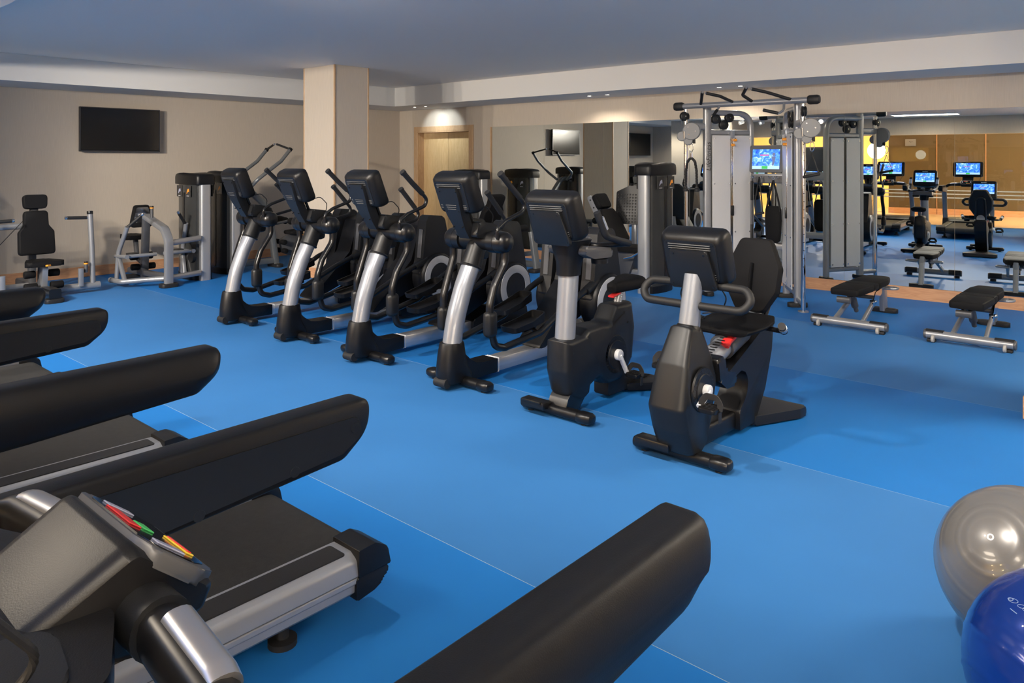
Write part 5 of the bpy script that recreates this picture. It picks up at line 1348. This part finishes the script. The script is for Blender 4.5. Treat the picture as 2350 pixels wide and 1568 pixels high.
cushion(m, rpoly([(-0.10, 1.05), (0.10, 1.05), (0.15, 0.80), (0.13, 0.74), (-0.13, 0.74), (-0.15, 0.80)], 0.04), -0.40, -0.33, None, 'chest_pad')
g = G(); g.prism(rpoly([(-0.08, 1.02), (0.08, 1.02), (0.12, 0.81), (-0.12, 0.81)], 0.03), 'x', -0.333, -0.322); g.cyl((-0.325, 0, 0.91), (-0.18, 0, 0.90), 0.035, 14); g.done('pad_plate', CHR, m)
amber_knob(m, (-0.02, 0.0), 0.88, 1.05)
g = G(); g.prism(rpoly([(-0.86, -0.10), (-0.52, -0.17), (-0.44, -0.15), (-0.44, 0.15), (-0.52, 0.17), (-0.86, 0.10)], 0.05), 'z', 0.56, 0.62, 0.025, 3); g.done('seat', VIN, m)
g = G(); g.sweep([(-0.56, 0, 0.56), (-0.50, 0, 0.30), (-0.30, 0, 0.25)], rrect(0.07, 0.06, 0.02, 2), ref=(0, 1, 0)); g.done('seat_bracket', GRYD, m)
for s_ in (-1, 1):
    roller(m, (-0.36, s_*0.05, 0.34), (-0.36, s_*0.15, 0.34), 0.05); roller(m, (-0.30, s_*0.05, 0.20), (-0.30, s_*0.16, 0.20), 0.045)
    g = G(); g.tube([(-0.06, s_*0.44, 0.09), (-0.02, s_*0.43, 0.46), (0.12, s_*0.40, 0.72), (0.16, s_*0.39, 0.80)], 0.030, 14, 0.15); a = g.done('row_arm', GRY, m)
    g = G(); g.cyl((0.13, s_*0.40, 0.775), (0.26, s_*0.24, 0.96), 0.012, 10); g.cyl((0.255, s_*0.245, 0.952), (0.268, s_*0.23, 0.972), 0.02, 12, bev=0.004); g.done('handle_rod', CHR, a)
    g = G(); g.cyl((0.145, s_*0.385, 0.79), (0.25, s_*0.25, 0.945), 0.021, 14); g.done('grip', RUB, a)
    g = G(); g.tube([(-0.10, s_*0.44, 0.40), (0.24, s_*0.44, 0.42), (0.24, s_*0.05, 0.42)], 0.024, 12, 0.02); g.cyl((0.24, s_*0.44, 0.42), (0.285, s_*0.44, 0.42), 0.028, 12); g.done('cross_link', GRY, m)
    g = G(); g.tube([(-0.08, s_*0.48, 0.085), (0.14, s_*0.46, 0.085), (0.30, s_*0.20, 0.10), (0.44, s_*0.03, 0.11)], 0.034, 14, 0.08); g.cyl((-0.10, s_*0.48, 0.085), (-0.14, s_*0.485, 0.085), 0.037, 14); g.done('base_tube', GRY, m)
    g = G(); g.bar([(-0.02, s_*0.43, 0.40), (0.10, s_*0.40, 0.10)], 0.05, 0.05, 0.015); g.done('gusset', GRY, m)
    g = G(); g.lathe((0.10, s_*0.30, 0.43), (0, 0, 1), [(-0.015, 0.0), (-0.015, 0.08), (0.015, 0.08), (0.015, 0.0)], 22); g.done('stop_disc', RUB, m)
g = G(); g.bar([(0.50, 0.02, 0.58), (0.34, 0.50, 0.60)], 0.06, 0.075, 0.02); g.done('link_beam', GRY, m); g = G(); g.bar([(0.50, 0.02, 0.12), (0.34, 0.50, 0.12)], 0.06, 0.075, 0.02); g.done('link_beam', GRY, m)
g = G(); g.lathe((0.18, 0.46, 0.34), (0, 1, 0), [(-0.02, 0), (-0.02, 0.09), (0.02, 0.09), (0.02, 0)], 24); g.done('cable_pulley', RUB, m)
tower(m, (-0.02, 0.60, 0), 0.70, 'x', 1.48)

# ---- lat pulldown
m = thing('pulldown_machine', 'grey pulldown machine with two raised arms, behind the farthest elliptical', 'weight machine', (-10.72, 6.36, 0))
tower(m, (0.0, -0.80, 0), 0.70, 'x', 1.50)
g = G(); g.bar([(0.04, 0.02, 0.03), (0.02, -0.10, 0.92), (0.0, -0.45, 1.24), (0.0, -0.70, 1.26)], 0.09, 0.10, 0.02, 0.25, ref=(1, 0, 0)); g.bar([(0.04, 0.0, 0.10), (0.02, -0.70, 0.10)], 0.08, 0.09, 0.02); g.done('main_arch', GRYM, m)
g = G(); g.prism(rpoly([(-0.12, -0.05), (0.20, -0.05), (0.20, 0.07), (-0.12, 0.07)], 0.045), 'z', 0, 0.05, 0.01); g.done('rubber_foot', RUB, m)
for s_, xs in ((1, 0.32), (-1, -0.38)):
    g = G(); g.tube([(xs*0.4, -0.50, 1.22), (xs, -0.46, 1.38), (xs, -0.06, 1.66), (xs, 0.10, 1.84)], 0.028, 14, 0.12); a = g.done('pull_arm', GRYM, m)
    g = G(); g.cyl((xs, 0.09, 1.825), (xs, 0.115, 1.86), 0.034, 14, bev=0.006); g.done('arm_cap', BLK2, a)
    g = G(); g.cyl((xs, 0.10, 1.845), (xs*0.12, 0.04, 1.925), 0.017, 12); g.done('grip', RUB, a)
    g = G(); g.cyl((xs*0.13, 0.04, 1.924), (xs*0.09, 0.04, 1.928), 0.018, 12); g.done('grip_end', CHR, a)
    roller(m, (s_*0.06, 0.26, 0.70), (s_*0.28, 0.26, 0.72), 0.055)
    roller(m, (s_*0.04, 0.12, 0.38), (s_*0.15, 0.12, 0.38), 0.04); roller(m, (s_*0.04, 0.14, 0.24), (s_*0.15, 0.14, 0.24), 0.04)
g = G(); g.cyl((0, -0.04, 0.66), (0, 0.26, 0.70), 0.022, 12); g.done('roller_bracket', GRYD, m)
g = G(); g.prism(rpoly([(-0.12, 0.24), (0.12, 0.24), (0.20, 0.50), (0.18, 0.60), (-0.18, 0.60), (-0.20, 0.50)], 0.06), 'z', 0.49, 0.545, 0.022, 3); g.done('seat', VIN, m)
g = G(); g.prism(rpoly([(0.10, 0.40), (0.26, 0.49), (0.46, 0.49), (0.40, 0.30), (0.30, 0.14), (0.16, 0.20)], 0.04), 'x', -0.035, 0.035, 0.008); g.done('seat_bracket', GRYD, m)
G().sweep([(0.10, 0.44, 0.485), (0.16, 0.48, 0.47)], rrect(0.05, 0.02, 0.006, 2)).done('seat_lever', ORA, m, 'amber seat lever')

# ---- leg press by the mirror
m = thing('leg_press_machine', 'leg press with a dotted foot plate and tall weight tower, left of the cable machine', 'weight machine', (-5.75, 8.75, 0))
tower(m, (0.68, -0.30, 0), 0.66, 'y', 1.63, 0.24)
Mb = Matrix.Translation((-0.10, 0, 0.50)) @ Matrix.Rotation(R(-30), 4, 'Y')
cushion(m, rpoly([(-0.15, 0.52), (0.15, 0.52), (0.21, 0.36), (0.21, 0.02), (-0.21, 0.02), (-0.21, 0.36)], 0.05), 0.02, 0.11, Mb, 'backrest')
cushion(m, rpoly([(-0.14, 0.76), (0.14, 0.76), (0.14, 0.54), (-0.14, 0.54)], 0.05), 0.02, 0.11, Mb, 'headrest')
g = G()
for s_ in (-1, 1): g.prism(rpoly([(-0.06, -0.05), (0.02, -0.05), (0.02, 0.78), (-0.06, 0.78)], 0.03), 'y', s_*0.10-0.02, s_*0.10+0.02, 0.006, M=Mb)
bf = g.done('back_frame', GRY, m)
g = G()
for z in (0.10, 0.24, 0.45, 0.60, 0.72): g.cyl(Mb @ Vector((-0.02, -0.1235, z)), Mb @ Vector((-0.02, -0.118, z)), 0.012, 12)
g.done('frame_hole', BLK2, bf)
g = G(); g.prism(rpoly([(-0.05, -0.20), (0.35, -0.20), (0.38, 0.0), (0.35, 0.20), (-0.05, 0.20)], 0.05), 'z', 0.44, 0.51, 0.025, 3); g.done('seat', VIN, m)
g = G(); g.prism(rpoly([(-0.16, 0.46), (0.26, 0.44), (0.14, 0.12), (-0.02, 0.12)], 0.05), 'y', -0.10, 0.10, 0.01); g.done('seat_carriage', GRYD, m)
g = G(); g.bar([(-0.7, 0.0, 0.12), (0.62, 0.0, 0.18)], 0.10, 0.08, 0.02); g.bar([(-0.65, -0.25, 0.04), (-0.65, 0.25, 0.04)], 0.07, 0.06, 0.02); g.bar([(-0.10, 0.40, 0.04), (-0.11, 0.45, 0.80)], 0.06, 0.08, 0.02, ref=(1, 0, 0)); g.bar([(-0.10, 0.40, 0.10), (-0.10, 0.0, 0.12)], 0.06, 0.06, 0.02); g.done('base_rail', GRY, m)
for s_ in (-1, 1):
    g = G(); g.tube([(0.15, s_*0.22, 0.36), (0.30, s_*0.27, 0.40), (0.42, s_*0.27, 0.47)], 0.014, 10, 0.05); g.done('side_handle', CHR, m)
Mf = Matrix.Translation((-0.12, 0.42, 1.02)) @ Matrix.Rotation(R(12), 4, 'Z') @ Matrix.Rotation(R(-6), 4, 'X')
fp = G().prism(rpoly([(-0.25, -0.26), (0.25, -0.26), (0.25, 0.20), (0.12, 0.29), (-0.06, 0.29), (-0.25, 0.20)], 0.03), 'y', -0.02, 0.02, 0.005, M=Mf).done('foot_plate', GRYP, m)
g = G()
for i in range(11):
    for j in range(11):
        x, z = -0.215+0.043*i, -0.225+0.043*j
        if z < 0.20-abs(x)*0.1: g.lathe(Mf @ Vector((x, -0.0195, z)), Mf.to_3x3() @ Vector((0, -1, 0)), [(0, 0.013), (0.006, 0.010), (0.0065, 0.0)], 8)
o = g.done('rubber_studs', RUB, fp); o['kind'] = 'stuff'

# ---- leg curl machine between the door and the mirror
m = thing('leg_curl_machine', 'leg curl machine with a black padded seat, behind the nearest ellipticals', 'weight machine', (-8.35, 9.0, 0))
tower(m, (-0.75, 0.15, 0), 0.66, 'x', 1.50)
Mb = Matrix.Translation((-0.10, -0.15, 0.55)) @ Matrix.Rotation(R(24), 4, 'Y')
cushion(m, rpoly([(-0.16, 0.62), (0.16, 0.62), (0.15, 0.44), (0.22, 0.34), (0.22, 0.0), (-0.22, 0.0), (-0.22, 0.34), (-0.15, 0.44)], 0.05), -0.06, 0.05, Mb, 'backrest')
g = G(); g.prism(rpoly([(-0.05, -0.35), (0.45, -0.35), (0.50, -0.15), (0.45, 0.05), (-0.05, 0.05)], 0.05), 'z', 0.50, 0.57, 0.025, 3); g.done('seat', VIN, m)
g = G(); g.bar([(-0.75, -0.15, 0.10), (1.15, -0.30, 0.10)], 0.09, 0.09, 0.02); g.bar([(0.20, -0.17, 0.1), (0.20, -0.17, 0.5)], 0.08, 0.10, 0.02, ref=(0, 1, 0)); g.bar([(1.12, -0.34, 0.05), (1.02, -0.34, 0.60)], 0.07, 0.11, 0.02, ref=(0, 1, 0)); g.bar([(0.6, -0.26, 0.2), (1.05, -0.32, 0.28)], 0.06, 0.07, 0.02); g.done('frame', GRYM, m)
g = G(); g.prism(rpoly([(1.04, -0.48), (1.20, -0.48), (1.20, -0.18), (1.04, -0.18)], 0.045), 'z', 0, 0.05, 0.01); g.done('rubber_foot', RUB, m)
roller(m, (0.78, -0.52, 0.36), (0.98, -0.62, 0.36), 0.065); roller(m, (0.70, -0.10, 0.62), (0.70, -0.45, 0.62), 0.055)
g = G(); g.box((0.55, -0.30, 0.60), (0.36, 0.06, 0.06), 0.02); g.cyl((0.60, -0.30, 0.60), (0.85, -0.55, 0.36), 0.02, 10); g.done('lever_arm', GRYD, m)
amber_knob(m, (0.46, -0.34), 0.42, 0.60)

# ================================================================== EXERCISE BALLS
def ball(name, label, c, r_, mt, ridge_ax, valve=None):
    t = thing(name, label, 'exercise ball', (c[0], c[1], r_))
    n, m_ = 96, 96
    ax = Vector(ridge_ax).normalized()
    s = ax.cross(Vector((0, 0, 1))).normalized(); u = ax.cross(s)
    rings = []
    for i in range(1, m_):
        a = math.pi*i/m_
        rr = r_
        k_ = (a/math.pi)*26
        groove = max(0.0, 1-abs((k_ % 1.0)-0.5)/0.10) if 0.07 < a/math.pi < 0.93 and (a/math.pi < 0.42 or a/math.pi > 0.58) else 0.0
        rr = r_ + 0.0030*groove
        rings.append([ax*(math.cos(a)*rr) + (s*math.cos(2*math.pi*j/n) + u*math.sin(2*math.pi*j/n))*(math.sin(a)*rr) for j in range(n)])
    g = G(); g.loft(rings); g.done('ball_skin', mt, t, ang=60)
    g = G(); g.lathe(ax*(r_-0.002), ax, [(0, 0.012), (0.003, 0.011), (0.003, 0.006), (0.001, 0.005), (0.001, 0)], 16); g.done('valve_plug', WHT, t)
    return t
ball('exercise_ball', 'glossy silver-grey exercise ball behind the blue one', (-0.405, 3.085), 0.272, mat('pearl_grey_rubber', (0.20, 0.195, 0.19), 0.28, 0.3, coat=0.5), (-0.25, -0.72, 0.62))
bb = ball('exercise_ball', 'glossy royal-blue exercise ball at the lower right corner', (-0.215, 2.54), 0.272, mat('royal_blue_rubber', (0.004, 0.04, 0.33), 0.25, 0.2, coat=0.5), (0.5, 0.6, 0.62))
# printed circles on the blue ball
def on_ball(cx_, cy_, pts):
    return [Vector((math.cos(b)*math.cos(a), math.cos(b)*math.sin(a), math.sin(b)))*0.2733 for a, b in pts]
for (a0, b0, ra, rb) in ((-124, 52, 4.0, 1.8), (-130, 51.5, 3.6, 1.3), (-140, 51, 4.6, 1.6), (-143, 50.6, 2.4, 1.0), (-119, 51, 2.0, 0.9)):
    g = G(); g.tube(on_ball(0, 0, [(R(a0+ra*math.cos(2*math.pi*j/24)), R(b0+rb*math.sin(2*math.pi*j/24+0.6))) for j in range(24)]), 0.0007, 5, close=True); g.done('printed_mark', LCDP, bb)
g = G(); g.tube(on_ball(0, 0, [(R(-136+j), R(46.5)) for j in range(8)]), 0.0012, 5); g.done('printed_mark', LCDP, bb)
